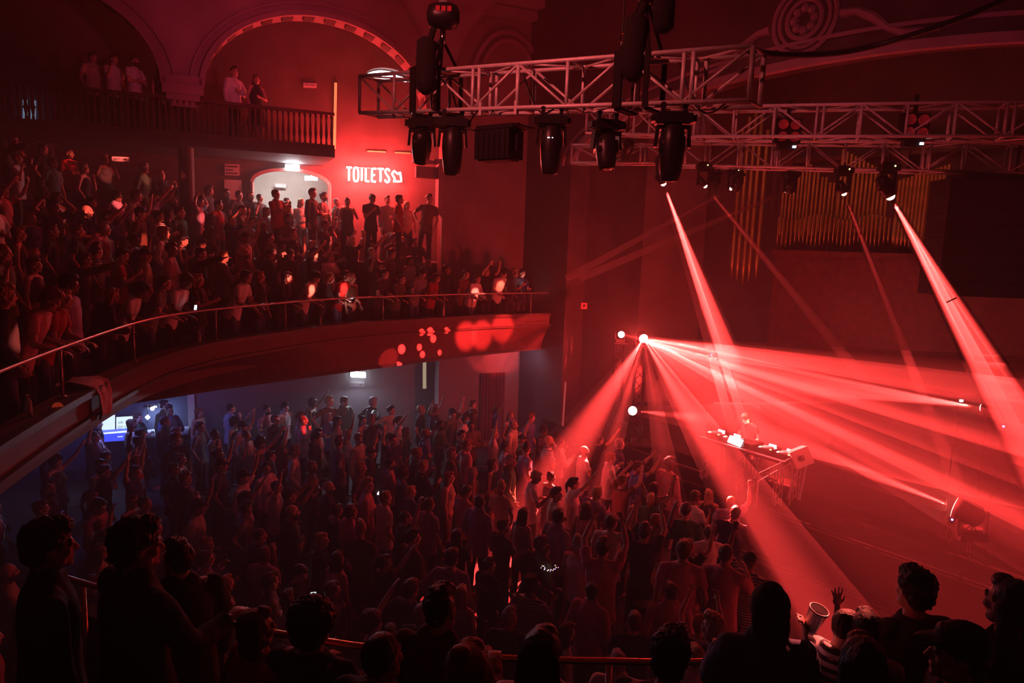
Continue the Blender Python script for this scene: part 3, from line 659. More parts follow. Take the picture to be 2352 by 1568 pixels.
# four-lamp blinders on truss 2
for px, py, Y, lab in ((1812, 300, 12.0, 'four-lamp blinder with a blue-white display, above the gilt organ pipes'), (2105, 290, 11.2, 'four-lamp blinder with a blue-white display, right of the other blinder')):
    c = aty(px, py, Y); rt = thing('blinder_lamp', lab, 'stage lamp', c, 'four-lamp blinders on the middle truss')
    mb = MB(); mb.box(c + V((0, .08, 0)), (.44, .12, .42)); hang(rt, mb, 'housing', M['blackmetal'])
    for sx in (-1, 1):
        for sz in (-1, 1): mb = MB(); mb.lathe([(0, 0), (.05, -.006), (.078, -.02), (.082, -.03), (.078, .03), (0, .03)], 14, Matrix.Translation(c + V((sx * .105, 0, sz * .10))) @ Matrix.Rotation(-PI / 2, 4, 'X'), close=False); hang(rt, mb, 'lens', M['lens_dim'], True)
    mb = MB(); mb.beam(c + V((0, .08, .2)), c + V((0, .08, .5)), .05, .05); hang(rt, mb, 'bracket', M['blackmetal']); mb = MB(); mb.box(c + V((0, .08, -.26)), (.30, .12, .09)); hang(rt, mb, 'power_unit', M['blackmetal'])
    mb = MB(); mb.box(c + V((.12, .01, -.26)), (.055, .02, .035)); hang(rt, mb, 'display', M['led_white'])
# dim round lamps at the left end near truss 5
for px, py, Y, lab in ((1405, 330, 14.5, 'hazy dark profile lamp with a round front behind the large head'), (1440, 345, 15, 'hazy dark lamp low beside the short truss')):
    c = aty(px, py, Y); rt = thing('profile_lamp', lab, 'stage lamp', c, 'hazy profile lamps')
    T = Matrix.Translation(c) @ Matrix.Rotation(R_(60), 4, 'X')
    mb = MB(); mb.lathe([(.05, .3), (.12, .25), (.13, .0), (.10, -.05), (.10, -.25)], 14, T); hang(rt, mb, 'body', M['blackmetal'], True)
    mb = MB(); mb.lathe([(0, -.252), (.09, -.252), (.09, -.24), (0, -.24)], 14, T, close=False); hang(rt, mb, 'lens', M['lens_dim'], True)
    mb = MB(); mb.beam(c, c + V((0, 0, .7)), .03, .03); hang(rt, mb, 'hanger', M['blackmetal'])
# towers carrying the two bright lamps across the stage and the deck lamps
def lamp_on(p, aim, r, lab, tall=None, emis='lens_red', grp='lit stage lamps at deck level'):
    rt = thing('stage_lamp', lab, 'stage lamp', p, grp); d = (V(aim) - p).normalized(); T = Matrix.Translation(p) @ d.to_track_quat('-Z', 'Y').to_matrix().to_4x4()
    mb = MB(); mb.lathe([(r * .5, r * 2.4), (r * 1.0, r * 2.0), (r * 1.1, r * .6), (r * 1.08, 0), (r * 1.0, 0.0)], 18, T); hang(rt, mb, 'head', M['blackcloth'], True)
    mb = MB(); mb.lathe([(0, -.02), (r * .7, -.015), (r, -.006), (r, .004), (0, .004)], 18, T, close=False); hang(rt, mb, 'lens', M[emis], True)
    c = p - d * r * 1.5; mb = MB()
    for sx in (-1, 1): mb.box(c + V((sx * r * 1.35, 0, -r * .7)), (.03, .06, r * 2.2))
    mb.box(c + V((0, 0, -r * 1.8)), (r * 2.8, .12, .05)); hang(rt, mb, 'yoke', M['blackmetal'])
    mb = MB(); mb.box(c + V((0, 0, -r * 2.1)), (r * 2.6, .22, r * .6)); hang(rt, mb, 'base', M['blackmetal'])
    return c + V((0, 0, -r * 2.4))
b1 = lamp_on(SRC, aty(1650, 1000, 12), .11, 'brightest white-hot lamp throwing the fan of red beams', grp='pair of bright lamps')
b2 = lamp_on(SRC2, aty(1560, 850, 12), .085, 'bright lamp just left of the white-hot one', grp='pair of bright lamps')
for b, lab in ((b1, 'dark truss tower under the white-hot lamp'), (b2, 'dark truss tower left of the other, under the left bright lamp')):
    rt = thing('lamp_tower', lab, 'tower', (b.x, b.y, 0 if b is b2 else 1.02), 'lamp towers'); zb = 1.02
    mb = MB()
    for sx in (-1, 1):
        for sy in (-1, 1): mb.tube((b.x + sx * .12, b.y + sy * .12, zb), (b.x + sx * .12, b.y + sy * .12, b.z), .02, n=6)
    for k in range(9):
        z = zb + (b.z - zb) * k / 9
        for q in range(4):
            c0 = ((-1, -1), (1, -1), (1, 1), (-1, 1)); a, c = c0[q], c0[(q + 1) % 4]
            mb.tube((b.x + a[0] * .12, b.y + a[1] * .12, z), (b.x + c[0] * .12, b.y + c[1] * .12, z + (b.z - zb) / 9), .01, n=5)
    hang(rt, mb, 'mast', M['blackmetal'])
    mb = MB(); mb.box((b.x, b.y, zb + .02), (.7, .7, .04)); hang(rt, mb, 'base_plate', M['blackmetal'])
    mb = MB(); mb.box((b.x, b.y, b.z - .02), (.34, .34, .03)); hang(rt, mb, 'top_plate', M['blackmetal'])
def stand_under(c, lab, zb=1.02):
    rt = thing('lamp_stand', lab, 'stand', (c.x, c.y, zb), 'stands of the deck lamps')
    mb = MB(); mb.tube((c.x, c.y, zb + .2), (c.x, c.y, c.z), .014, n=8); hang(rt, mb, 'pole', M['blackcloth'])
    for k in range(3): mb = MB(); an = k * 2 * PI / 3; mb.tube((c.x, c.y, zb + .5 * min(1, (c.z - zb))), (c.x + .35 * math.cos(an), c.y + .35 * math.sin(an), zb + .01), .011, n=6); hang(rt, mb, 'leg', M['blackcloth'])
c = lamp_on(FR, aty(1650, 990, 11.0), .11, 'round glowing lamp low on the left of the stage'); stand_under(c, 'short stand of the round glowing lamp at stage left')
c = lamp_on(SD, aty(1560, 905, 14.3), .17, 'tilted glowing lamp seen edge-on at lower right'); stand_under(c, 'stand under the tilted lamp at lower right')
c = lamp_on(SR, aty(1640, 850, 14.5), .06, 'small glowing lamp at far right sending hair-thin rays left'); stand_under(c, 'tall thin stand of the small lamp at far right')
l2 = aty(2208, 920, 11.4); rt = thing('indicator_lamp', 'tiny white light just left of the small lamp at far right', 'lamp', l2); mb = MB(); mb.box(l2, (.05, .03, .035)); hang(rt, mb, 'lens', M['led_white']); mb = MB(); mb.box(l2 + V((0, .06, 0)), (.10, .08, .08)); mb.tube(l2 + V((0, .06, 0)), V((l2.x, l2.y + .06, 1.02)), .015, n=6); hang(rt, mb, 'bracket', M['blackcloth'])
for px, py, Y, lab in ((2187, 1193, 10.7, 'tiny blue light below the tilted lamp'), (2305, 979, 10.9, 'tiny blue light near the right edge'), (1634, 815, 15.8, 'tiny blue-white light under the wide hanging beam')):
    p = aty(px, py, Y); rt = thing('indicator_lamp', lab, 'lamp', p); mb = MB(); mb.ell(p, .018, 8, 6); hang(rt, mb, 'lens', M['led_blue']); mb = MB(); mb.box(p + V((0, .07, -.02)), (.12, .1, .12)); mb.tube(p + V((0, .07, 0)), V((p.x, p.y + .07, 1.02)), .012, n=5); hang(rt, mb, 'box', M['blackcloth'])
# ------------------------------------------------------------------ black flown speaker stack at right
pl_ = aty(2166, 680, 12.3); pt_ = aty(2182, 405, 12.3).z; rt = thing('speaker_stack', 'huge black flown speaker stack at the right edge, below the trusses', 'speaker', V((pl_.x + 1.3, pl_.y, pl_.z)))
n = 8; hgt = (pt_ - pl_.z) / n
ang = Matrix.Rotation(R_(-4), 3, 'Z')
for k in range(n):
    z = pl_.z + hgt * (k + .5); mb = MB(); c = V((pl_.x + 1.3, pl_.y + .4, z)); mb.box(c, (2.6, .7, hgt * .97), ang); cab = hang(rt, mb, 'cabinet', M['black'])
    mb = MB(); mb.box(c + ang @ V((0, -.36, 0)), (2.45, .02, hgt * .86), ang); mb.v = [tuple(V(p) - rt.location) for p in mb.v]; mb.build('grille', M['blackcloth'], cab)
mb = MB(); mb.box((pl_.x + 1.3, pl_.y + .4, pt_ + .05), (2.2, .5, .08)); mb.tube((pl_.x + 1.3, pl_.y + .4, pt_), (pl_.x + 1.3, pl_.y + .4, pt_ + .9), .03, n=6); hang(rt, mb, 'flying_frame', M['blackmetal'])
mb = MB(); q = aty(2184, 690, 9.0); mb.beam(q + V((-.06, 0, -.03)), q + V((.07, 0, .04)), .015, .015); tag(mb.build('clip', M['chrome']), 'small bright metal clip below the black speaker stack', 'clip')
# ------------------------------------------------------------------ organ
org = thing('pipe_organ', 'dim gilt pipe organ at the back of the stage', 'organ', sp(4, 1.02, 5.6))
def pipe(px, ytop, ybot, r, back, m=M['organ']):
    pt = atplane(px, ytop, sp(0, 0, back), s_); pb = atplane(px, ybot, sp(0, 0, back), s_)
    x, y = pt.x, pt.y; mb = MB(); fl = .10 * (pt.z - pb.z) if pt.z - pb.z > 1 else .25 * (pt.z - pb.z)
    mb.lathe([(r * .25, pb.z), (r, pb.z + fl), (r * 1.04, pb.z + fl + .03), (r, pb.z + fl + .06), (r, pt.z), (r * 1.1, pt.z + .02)], 10, Matrix.Translation((x, y, 0)))
    hang(org, mb, 'pipe', m, True)
rnd = random.Random(3)
for k, px in enumerate((1706, 1722, 1737, 1750, 1764)): pipe(px, (300, 270, 262, 268, 300)[k], 655 - 8 * abs(k - 2), .055 + .0 * k, 4.6)
for k in range(15): px = 1800 + 9 * k; pipe(px, 385 + 14 * abs(k - 7) ** .9 * .6 - (6 if k % 2 else 0), 545 - rnd.uniform(0, 12), .038, 5.2)
for k in range(12): px = 1938 + 9.5 * k; pipe(px, 345 + 5 * k, 540 - rnd.uniform(0, 12), .04, 5.0)
for k in range(13): px = 2068 + 9.5 * k; pipe(px, 415 - 3 * k, 560 + 2 * k, .042, 4.8)
for k in range(40): px = 1790 + 9.8 * k; pipe(px, 500 + 6 * math.sin(k * .5), 562 + 5 * math.sin(k * .9), .026, 4.9)
mb = MB()
def slab(u0, u1, z0, z1, back, th): mb.prism([sp(u0, z0, back), sp(u1, z0, back), sp(u1, z0, back + th), sp(u0, z0, back + th)], (0, 0, z1 - z0))
slab(1.0, 11.5, 1.02, 5.9, 5.3, .8); slab(1.0, 11.5, 5.85, 6.0, 5.1, 1.0); slab(.9, 11.6, 8.4, 8.5, 5.6, .5)
for u in (1.0, 4.0, 7.2, 10.4): slab(u, u + .18, 5.9, 8.5, 5.5, .5)
hang(org, mb, 'case', M['wood'])
# ------------------------------------------------------------------ neon sign
def zb(x, y): return 780 + x / 13.067, 330 + y / 13.067
def nB(pts, off=-.14): return [onB(*zb(*p), off) for p in pts]
def rnd_path(pts, n=4):
    out = [pts[0]]
    for a, b in zip(pts[:-1], pts[1:]): out += [a.lerp(b, k / n) for k in range(1, n + 1)]
    return out
sg = thing('neon_sign', 'glowing neon sign reading TOILETS with an outlined arrow pointing down right', 'sign', nB([(900, 930)])[0])
GL = {'letter_t': [[(205, 708), (368, 714)], [(282, 712), (280, 1110)]],
 'letter_o': [[(493 + 68 * math.copysign(abs(math.cos(a)) ** .55, math.cos(a)), 920 - 205 * math.copysign(abs(math.sin(a)) ** .8, math.sin(a))) for a in [k * PI / 14 for k in range(29)]]],
 'letter_i': [[(668, 725), (662, 1110)]], 'letter_l': [[(785, 730), (780, 1120), (888, 1130)]],
 'letter_e': [[(1100, 750), (975, 745), (967, 1135), (1085, 1138)], [(970, 935), (1062, 938)]],
 'letter_t_': [[(1148, 750), (1325, 757)], [(1232, 755), (1226, 1140)]],
 'letter_s': [[(1495, 830), (1480, 775), (1430, 750), (1380, 780), (1372, 850), (1410, 925), (1470, 1000), (1492, 1080), (1470, 1140), (1425, 1160), (1380, 1130), (1365, 1070)]],
 'arrow': [[(1570, 900), (1635, 812), (1750, 910), (1815, 852), (1855, 1130), (1618, 1130), (1662, 1055), (1570, 900)]]}
for nm, strokes in GL.items():
    mb = MB()
    for s in strokes: mb.path(rnd_path(nB(s), 3 if len(s) < 9 else 2), .031, 8)
    hang(sg, mb, nm.rstrip('_'), M['neon'], True)
mb = MB(); mb.tube(nB([(205, 700)], -.10)[0], nB([(1330, 748)], -.10)[0], .008, n=6)
for x in (282, 660, 970, 1230, 1430, 1740): mb.tube(nB([(x, 1000)], -.13)[0], nB([(x, 1000)], 0)[0], .01, n=5)
hang(sg, mb, 'mounting_bar', M['chrome'])
for x in (300, 900, 1500):
    light('POINT', 'neon_glow', nB([(x, 930)], -.55)[0], 420, RED, .22)
def plate_on(fn, x0, y0, x1, y1, name, label, m, cat='sign', off=-.03, th=.03, parent=None, group=None):
    a, b, c, d = (fn(x0, y0, off), fn(x1, y0 + (x1 - x0) * .045, off), fn(x1, y1 + (x1 - x0) * .045, off), fn(x0, y1, off))
    ctr = (a + b + c + d) / 4; rt = thing(name, label, cat, ctr, group)
    mb = MB(); mb.prism([a, b, c, d], gn * th); hang(rt, mb, 'plate', m)
    return rt, (a, b, c, d)
def text_on(rt, body, quad, u0, v0, h, m, fit=None, name='lettering'):
    """letters as a mesh on the plate spanned by quad (a top left, b top right, d bottom left)"""
    cu = bpy.data.curves.new('txt', 'FONT'); cu.body = body; cu.size = 1; cu.extrude = .01; cu.resolution_u = 2
    ob = bpy.data.objects.new('txt', cu); COL.objects.link(ob); dg = bpy.context.evaluated_depsgraph_get(); me = bpy.data.meshes.new_from_object(ob.evaluated_get(dg))
    bpy.data.objects.remove(ob); bpy.data.curves.remove(cu)
    vs = [v.co.copy() for v in me.vertices]; fs = [tuple(p.vertices) for p in me.polygons]; bpy.data.meshes.remove(me)
    w = max(v.x for v in vs) - min(v.x for v in vs); hh = max(v.y for v in vs) - min(v.y for v in vs); x0 = min(v.x for v in vs); y0 = min(v.y for v in vs)
    a, b, c, d = quad; W_ = (b - a).length; H_ = (d - a).length; X = (b - a).normalized(); Y = (a - d).normalized(); N = X.cross(Y)
    sc_ = h * H_ / hh; fx_ = 1.0
    if fit: fx_ = fit * W_ / (w * sc_)
    org_ = d + X * (u0 * W_) + Y * (v0 * H_)
    mb = MB(); mb.add([org_ + X * ((v.x - x0) * sc_ * fx_) + Y * ((v.y - y0) * sc_) + N * (.004 + max(0, v.z) * .2) for v in vs], fs)
    return hang(rt, mb, name, m)
def arrow_on(rt, quad, u0, u1, v, m, name='arrow', h=.35):
    a, b, c, d = quad; W_ = b - a; H_ = a - d; N = (b - a).cross(a - d).normalized()
    p = lambda u, q: d + W_ * u + H_ * q + N * .006
    mb = MB(); mb.prism([p(u0, v - .06), p(u1 - .12, v - .06), p(u1 - .12, v + .06), p(u0, v + .06)], N * .004); mb.prism([p(u1 - .2, v - h / 2), p(u1, v), p(u1 - .2, v + h / 2)], N * .004)
    mb.prism([p((u0 + u1) / 2 - .04, v - .13), p((u0 + u1) / 2 + .03, v), p((u0 + u1) / 2 - .04, v + .13)], N * .004) if h > .3 else None
    return hang(rt, mb, name, m)
# wall signs of the balcony level
rt, q = plate_on(onB, 697, 190, 727, 200, 'wall_sign', 'small pale sign card high on the wall inside the great arch', M['sign_face']); text_on(rt, 'ROAD TOILETS', q, .12, .35, .3, M['sign_ink'], .76)
rt, q = plate_on(onB, 516, 376, 550, 402, 'direction_board', 'pale board of direction lines with arrows left of the bright doorway', M['sign_face'])
for k in range(3):
    for j in range(3): mb = MB(); v = .78 - .3 * k; u = .10 + .17 * j; a, b, c, d = q; N = -gn; p = lambda uu, vv: d + (b - a) * uu + (a - d) * vv + N * .006; mb.prism([p(u, v - .06), p(u + .13, v - .06), p(u + .13, v + .05), p(u, v + .05)], N * .003); hang(rt, mb, 'word_bar', M['sign_ink'])
    if k != 1: arrow_on(rt, q, .62, .94, .78 - .3 * k, M['sign_ink'], h=.16)
rt, q = plate_on(onB, 515, 412, 555, 520, 'panel_door', 'plain pale panel door under the direction board', M['sign_face'], 'door', th=.04); mb = MB(); mb.ell(onB(549, 470, -.08), .03, 8, 6); hang(rt, mb, 'knob', M['chrome'])
rt, q = plate_on(onG, 257, 359, 297, 370, 'wall_sign', 'dim lilac sign card with an arrow on the dark wall at left', M['sign_face'], off=-.3); text_on(rt, 'SEATS', q, .1, .3, .4, M['sign_ink'], .4); arrow_on(rt, q, .58, .92, .5, M['sign_ink'], h=.5)
# back panel for the left sign
rt, q = plate_on(onB, 632, 421, 657, 430, 'wall_sign', 'left of two bright cards in the lit corridor', M['sign_face'], off=2.0, group='cards in the lit corridor')
rt, q = plate_on(onB, 700, 404, 730, 414, 'wall_sign', 'right and higher of two bright cards in the lit corridor', M['sign_face'], off=1.0, group='cards in the lit corridor')
mb = MB(); mb.beam((onB(700, 404, 1.0) + onB(730, 405, 1.0)) / 2, (onB(700, 404, 1.0) + onB(730, 405, 1.0)) / 2 + V((0, 0, .6)), .02, .02); hang(rt, mb, 'hanger', M['steel'])
# emergency lamp over the doorway
def lamp_box(fn, x0, y0, x1, y1, lab, power, col=(.88, .95, 1), aim=-.5, grp='white emergency lamps'):
    rt, q = plate_on(fn, x0, y0, x1, y1, 'emergency_lamp', lab, M['white_lamp'], 'lamp', off=-.14, th=.10, group=grp)
    c = sum(q, V((0, 0, 0))) / 4
    mb = MB(); mb.prism([p + (p - c).normalized() * .02 + gn * .102 for p in q], gn * .02); hang(rt, mb, 'back_box', M['steel'])
    light('AREA', 'emergency_lamp_light', c - gn * .06 - V((0, 0, .02)), power, col, .3, c - gn * 1.0 + V((0, 0, aim)), sy=.12)
lamp_box(onB, 656, 377, 688, 388, 'bright white emergency lamp above the arched doorway', 42)
lamp_box(onL, 807, 854, 840, 866, 'bright white emergency lamp above the EXIT sign under the balcony', 65, (.68, .76, 1))
light('AREA', 'corridor_light', bp_(tc, zt + .3, .8), 330, (1, .90, .84), 1.0, bp_(tc, zf + .4, 2.2))
rt, q = plate_on(onL, 803, 876, 837, 887, 'exit_sign', 'white sign card reading EXIT with an arrow, on the wall under the balcony', mat('grey sign card', (.40, .40, .45), .7)); text_on(rt, 'EXIT', q, .08, .28, .42, M['sign_ink'], .42); arrow_on(rt, q, .56, .93, .5, M['sign_ink'], h=.42)
# lit slots and strips
def strip(fn, x0, y0, x1, y1, lab, m, name='lit_door_gap', w=.10, off=-.03, grp='strips of warm light'):
    a, b = fn(x0, y0, off), fn(x1, y1, off); rt = thing(name, lab, 'light strip', a, grp); mb = MB()
    mb.beam(a, b, w, .03, gn if abs(b.z - a.z) > .5 else V((0, 0, 1))) if True else None
    hang(rt, mb, 'lit_strip', m); mb = MB(); mb.beam(a + gn * .02 + (a - b).normalized() * .04, b + gn * .02 + (b - a).normalized() * .04, w * 1.35, .03, gn if abs(b.z - a.z) > .5 else V((0, 0, 1))); hang(rt, mb, 'frame', M['dark_plaster'])
strip(onB, 771, 190, 768, 342, 'tall orange-lit strip at the end of the upper gallery wall', M['warm_strip'], w=.075)
strip(onB, 844, 347, 886, 349, 'left half of the flat orange strip above the neon sign', M['warm_strip'], w=.03)
strip(onB, 907, 350, 943, 352, 'right half of the flat orange strip above the neon sign', M['warm_strip'], w=.03)
strip(onL, 975, 832, 975, 892, 'pale lit vertical strip right of the EXIT sign', M['pale_strip'], w=.10)
sideL = lambda px, py, off=0: atplane(px, py, lp(0, 0, off - .5), g_)
strip(sideL, 1151, 815, 1149, 872, 'pale lit vertical strip in the opening beside the red curtain', M['pale_strip'], w=.085)
strip(sideL, 1127, 816, 1126, 832, 'short pale strip left of the longer one in the opening', M['pale_strip'], w=.08)
P_ = lambda px, py, off=0: atplane(px, py, sp(0, 0, off - .06), s_)
a, b = P_(1299, 877), P_(1292, 982); rt = thing('lit_door_gap', 'thin dim pink strip on the wall left of the stage beams', 'light strip', a); mb = MB(); mb.beam(a, b, .05, .02, a_); hang(rt, mb, 'strip', mat('dim pink strip', (.5, .2, .2), .5, emit=(.6, .10, .09), es=.35)); mb = MB(); mb.beam(a + a_ * .02, b + a_ * .02, .08, .02, a_); hang(rt, mb, 'frame', M['dark_plaster'])
# lunette window
lc_ = onB(891, 186, .3); rt = thing('window_1', None, None, lc_); rt['kind'] = 'structure'
mb = MB(); pl = arc(lt, .66, lw.z, onB(891, 156).z, 16); mb.prism([bp_(t, z, .28) for t, z in pl], gn * .03); hang(rt, mb, 'pane', M['day'])
mb = MB()
for k in range(1, 6): t = lt - .66 + 1.32 * k / 6; zt_ = lw.z + (onB(891, 156).z - lw.z) * math.sin(math.acos((lt - t) / .66)); 
for (a, b) in zip(pl[:-1], pl[1:]): mb.beam(bp_(a[0], a[1], .26), bp_(b[0], b[1], .26), .04, .04)
hang(rt, mb, 'window_frame', M['black'])
# small arch niche and opening at the far end under the balcony
mb = MB(); c = (onL(1235, 830) - L0).dot(g_)
tt0 = (sideL(1205, 830) - lp(0, 0, -.5)).dot(g_); tt1 = (sideL(1262, 830) - lp(0, 0, -.5)).dot(g_)
zz = sideL(1235, 802).z
def lq(t, z, o=0): return lp(t, z, -.5 + o)
mb.prism([lq(tt0, 1.2), lq(tt1, 1.2)] + [lq(t, z) for t, z in reversed(arc((tt0 + tt1) / 2, (tt1 - tt0) / 2, zz - .35, zz, 12))], gn * .03); o = struct(mb, 'door_1', M['grey'])
mb = MB(); pl = arc((tt0 + tt1) / 2, (tt1 - tt0) / 2, zz - .35, zz, 12)
for a, b in zip(pl[:-1], pl[1:]): mb.beam(lq(a[0], a[1], -.02), lq(b[0], b[1], -.02), .05, .05)
struct(mb, 'trim_15', M['dark_plaster'])
q = sideL(1187, 846, -.03); rt = thing('notice', 'small tilted grey notice beside the pale arch under the balcony', 'sign', q); mb = MB(); mb.prism([sideL(1182, 840, -.05), sideL(1193, 843, -.05), sideL(1194, 853, -.05), sideL(1183, 849, -.05)], gn * .01); hang(rt, mb, 'plate', M['sign_face'])
light('AREA', 'side_opening_light', lp((onL(1150, 850) - L0).dot(g_), 3.0, -1.6), 7, (.75, .75, 1), .5, lp((onL(1190, 850) - L0).dot(g_), 1.5, -.5))
# small pink box on the proscenium
q = P_(1341, 702, -.1); rt = thing('wall_box', 'small pale box with a dark mark on the wall above the bright lamps', 'box', q); mb = MB(); mb.box(q, (.16, .1, .16)); hang(rt, mb, 'box', mat('pale pink box', (.6, .25, .25), .6)); mb = MB(); mb.box(q + V((0, -.055, 0)), (.03, .01, .08)); mb.box(q + V((.03, -.055, .02)), (.04, .01, .02)); hang(rt, mb, 'mark', M['black'])
# ------------------------------------------------------------------ bar under the balcony
bw = lambda px, py, off=0: atplane(px, py, lp(0, 0, .2 + off), g_)
def flat(fn, name, x0, y0, x1, y1, m, off, th, parent, sk=.0):
    mb = MB(); mb.prism([fn(x0, y0, off), fn(x1, y0 - (x1 - x0) * sk, off), fn(x1, y1 - (x1 - x0) * sk, off), fn(x0, y1, off)], gn * th); return hang(parent, mb, name, m)
for x0, x1, y0, y1, lab in ((228, 264, 955, 1000, 'left bright menu screen behind the bar, cut by the balcony edge'), (267, 305, 958, 993, 'right bright menu screen behind the bar with print on it')):
    rt = thing('menu_screen', lab, 'screen', bw((x0 + x1) / 2, (y0 + y1) / 2), 'bar menu screens'); flat(bw, 'screen', x0, y0, x1, y1, M['screen'], -.06, .02, rt, .06); flat(bw, 'frame', x0 - 1, y0 - 1, x1 + 1, y1 + 1, M['black'], -.035, .03, rt, .06)
    if x0 > 250:
        mb = MB(); f_ = lambda u, v: bw(x0 + u, y0 + v, -.066)
        for u, v, w, h in ((5, 11, 2, 3), (8, 12, 2, 2), (11, 8, 1.5, 6), (14, 11, 1.6, 3), (19, 9, 8, .7), (3, 20, 14, 1), (3, 23, 12, 1), (3, 26, 13, 1)): mb.prism([f_(u, v), f_(u + w, v), f_(u + w, v + h), f_(u, v + h)], gn * .003)
        hang(rt, mb, 'print', M['screen_text'])
        mb = MB()
        for k in range(5): f2 = (20 + 3.4 * k, 20 + (k % 2) * 2); mb.prism([f_(*f2), f_(f2[0] + 1.6, f2[1]), f_(f2[0] + 2, f2[1] + 7), f_(f2[0] - .4, f2[1] + 7)], gn * .003)
        hang(rt, mb, 'bottle_pictures', mat('green print', (.3, .6, .3), .6, emit=(.35, .65, .35), es=.8))
rt = thing('back_bar_fridge', 'blue-lit back bar fridge counter under the menu screens', 'fridge', bw(264, 1005)); flat(bw, 'counter', 219, 998, 310, 1016, M['blue_lamp'], -.5, .4, rt, .07); 
for x in (221, 228, 270, 286): flat(bw, 'shelf_light', x, 1002 if x > 250 else 1006, x + 12 if x > 250 else x + 6, 1004 if x > 250 else 1009, M['blue_bright'], -.53, .02, rt, .05)
mb = MB(); c0, c1 = bw(219, 1016, -.5), bw(310, 1010, -.5); mb.prism([c0, c1, c1 + gn * .5, c0 + gn * .5], (0, 0, -c0.z + .02)); hang(rt, mb, 'base', M['black'])
q = bw(339, 958, -.4); rt = thing('pendant_lamp', 'small white diamond-shaped hanging sign over the bar', 'lamp', q); mb = MB(); mb.prism([bw(332.5, 958, -.4), bw(339, 964.5, -.4), bw(345, 958.5, -.4), bw(339, 952, -.4)], gn * .03); hang(rt, mb, 'shade', mat('lit white board', (.9, .9, .9), .5, emit=(.85, .92, 1), es=1.5)); mb = MB(); mb.tube(bw(339, 952, -.4), bw(339, 925, -.4), .01, n=6); mb.tube(bw(338, 964, -.4), bw(338, 971, -.4), .012, n=6); hang(rt, mb, 'rod', M['chrome'])
q = bw(350, 938, -.3); rt = thing('spotlight_bar', 'small white spotlight at the top of the bar wall', 'lamp', q); mb = MB(); mb.ell(q, .05, 10, 8); hang(rt, mb, 'bulb', M['white_lamp'], True); mb = MB(); mb.box(q + V((-.1, .1, .03)), (.35, .05, .04)); hang(rt, mb, 'rail', M['chrome'])
light('SPOT', 'bar_light', q + V((.02, -.15, -.05)), 60, (.42, .55, 1), .08, bw(385, 975, 0), 75, 1)
light('POINT', 'bar_glow', bw(290, 985, -2.2) + V((0, 0, .9)), 75, (.22, .26, 1), .3)
light('AREA', 'bar_screens', bw(262, 975, -.3), 16, (.8, .9, .95), .8, bw(262, 985, -3))
for k, (x, y) in enumerate(((372, 952), (377, 962), (384, 954), (392, 950))):
    rt = thing('coat_hook', ['leftmost', 'second', 'third', 'rightmost'][k] + ' small shiny hook on the blue bar wall', 'hook', bw(x, y, -.06), 'hooks on the bar wall'); mb = MB(); mb.path([bw(x, y, -.04), bw(x + 1, y + 5, -.07), bw(x + 3, y + 9, -.08), bw(x + 5, y + 5, -.08)], .008, 5); hang(rt, mb, 'hook', M['chrome'])
rt = thing('bar_counter', 'pale bar counter glowing blue behind the heads', 'counter', bw(355, 1008, -.9)); ca_, cb_ = bw(312, 1008, -.9), bw(432, 997, -.9)
mb = MB(); mb.prism([ca_, cb_, cb_ + gn * .6, ca_ + gn * .6], (0, 0, .05)); hang(rt, mb, 'worktop', mat('pale worktop', (.6, .6, .65), .4)); mb = MB(); mb.prism([ca_ + gn * .05, cb_ + gn * .05, cb_ + gn * .5, ca_ + gn * .5], (0, 0, -ca_.z)); hang(rt, mb, 'front_panel', M['black'])
mb = MB(); q = bw(324, 990, -.7); mb.path([q + V((0, 0, -.25)), q + V((0, 0, 0)), q + V((.03, -.05, .1)), q + V((.02, -.12, .12))], .014, 6); tag(mb.build('beer_tap', M['chrome'], smooth=True), 'thin shiny tap standing on the bar counter', 'tap')
# glowing panel added behind the upper left balustrade for its blue-lit look
rt = thing('glow_panel', None, None, onB(66, 250, -1.2)); rt['kind'] = 'structure'
mb = MB(); mb.prism([onG(52, 229, 2.2), onG(82, 231, 2.2), onG(82, 276, 2.2), onG(52, 274, 2.2)], gn * .03); hang(rt, mb, 'pane', mat('cool glow panel', (.3, .4, .5), .5, emit=(.22, .36, .55), es=.55))
mb = MB(); mb.beam(onG(67, 229, 2.15), onG(67, 275, 2.15), .05, .03, gn); mb.beam(onG(52, 245, 2.15), onG(82, 246, 2.15), .03, .05); hang(rt, mb, 'window_frame', M['black'])  # window-like bars on the added panel
# curtain hanging at the opening under the balcony
mb = MB(); ca0 = lp((onL(1085, 820) - L0).dot(g_), 0, -.8); cb0 = lp((onL(1140, 820) - L0).dot(g_), 0, -.8); rows = []
for z in (0.2, 1.2, 2.2): rows.append([ca0.lerp(cb0, k / 24) + gn * .05 * math.sin(k * 1.9) + V((0, 0, z)) for k in range(25)])
mb.sheet(rows); tag(mb.build('curtain', mat('dark red curtain', (.14, .02, .03), .9), smooth=True), 'dark red curtain hanging under the far end of the balcony', 'curtain')
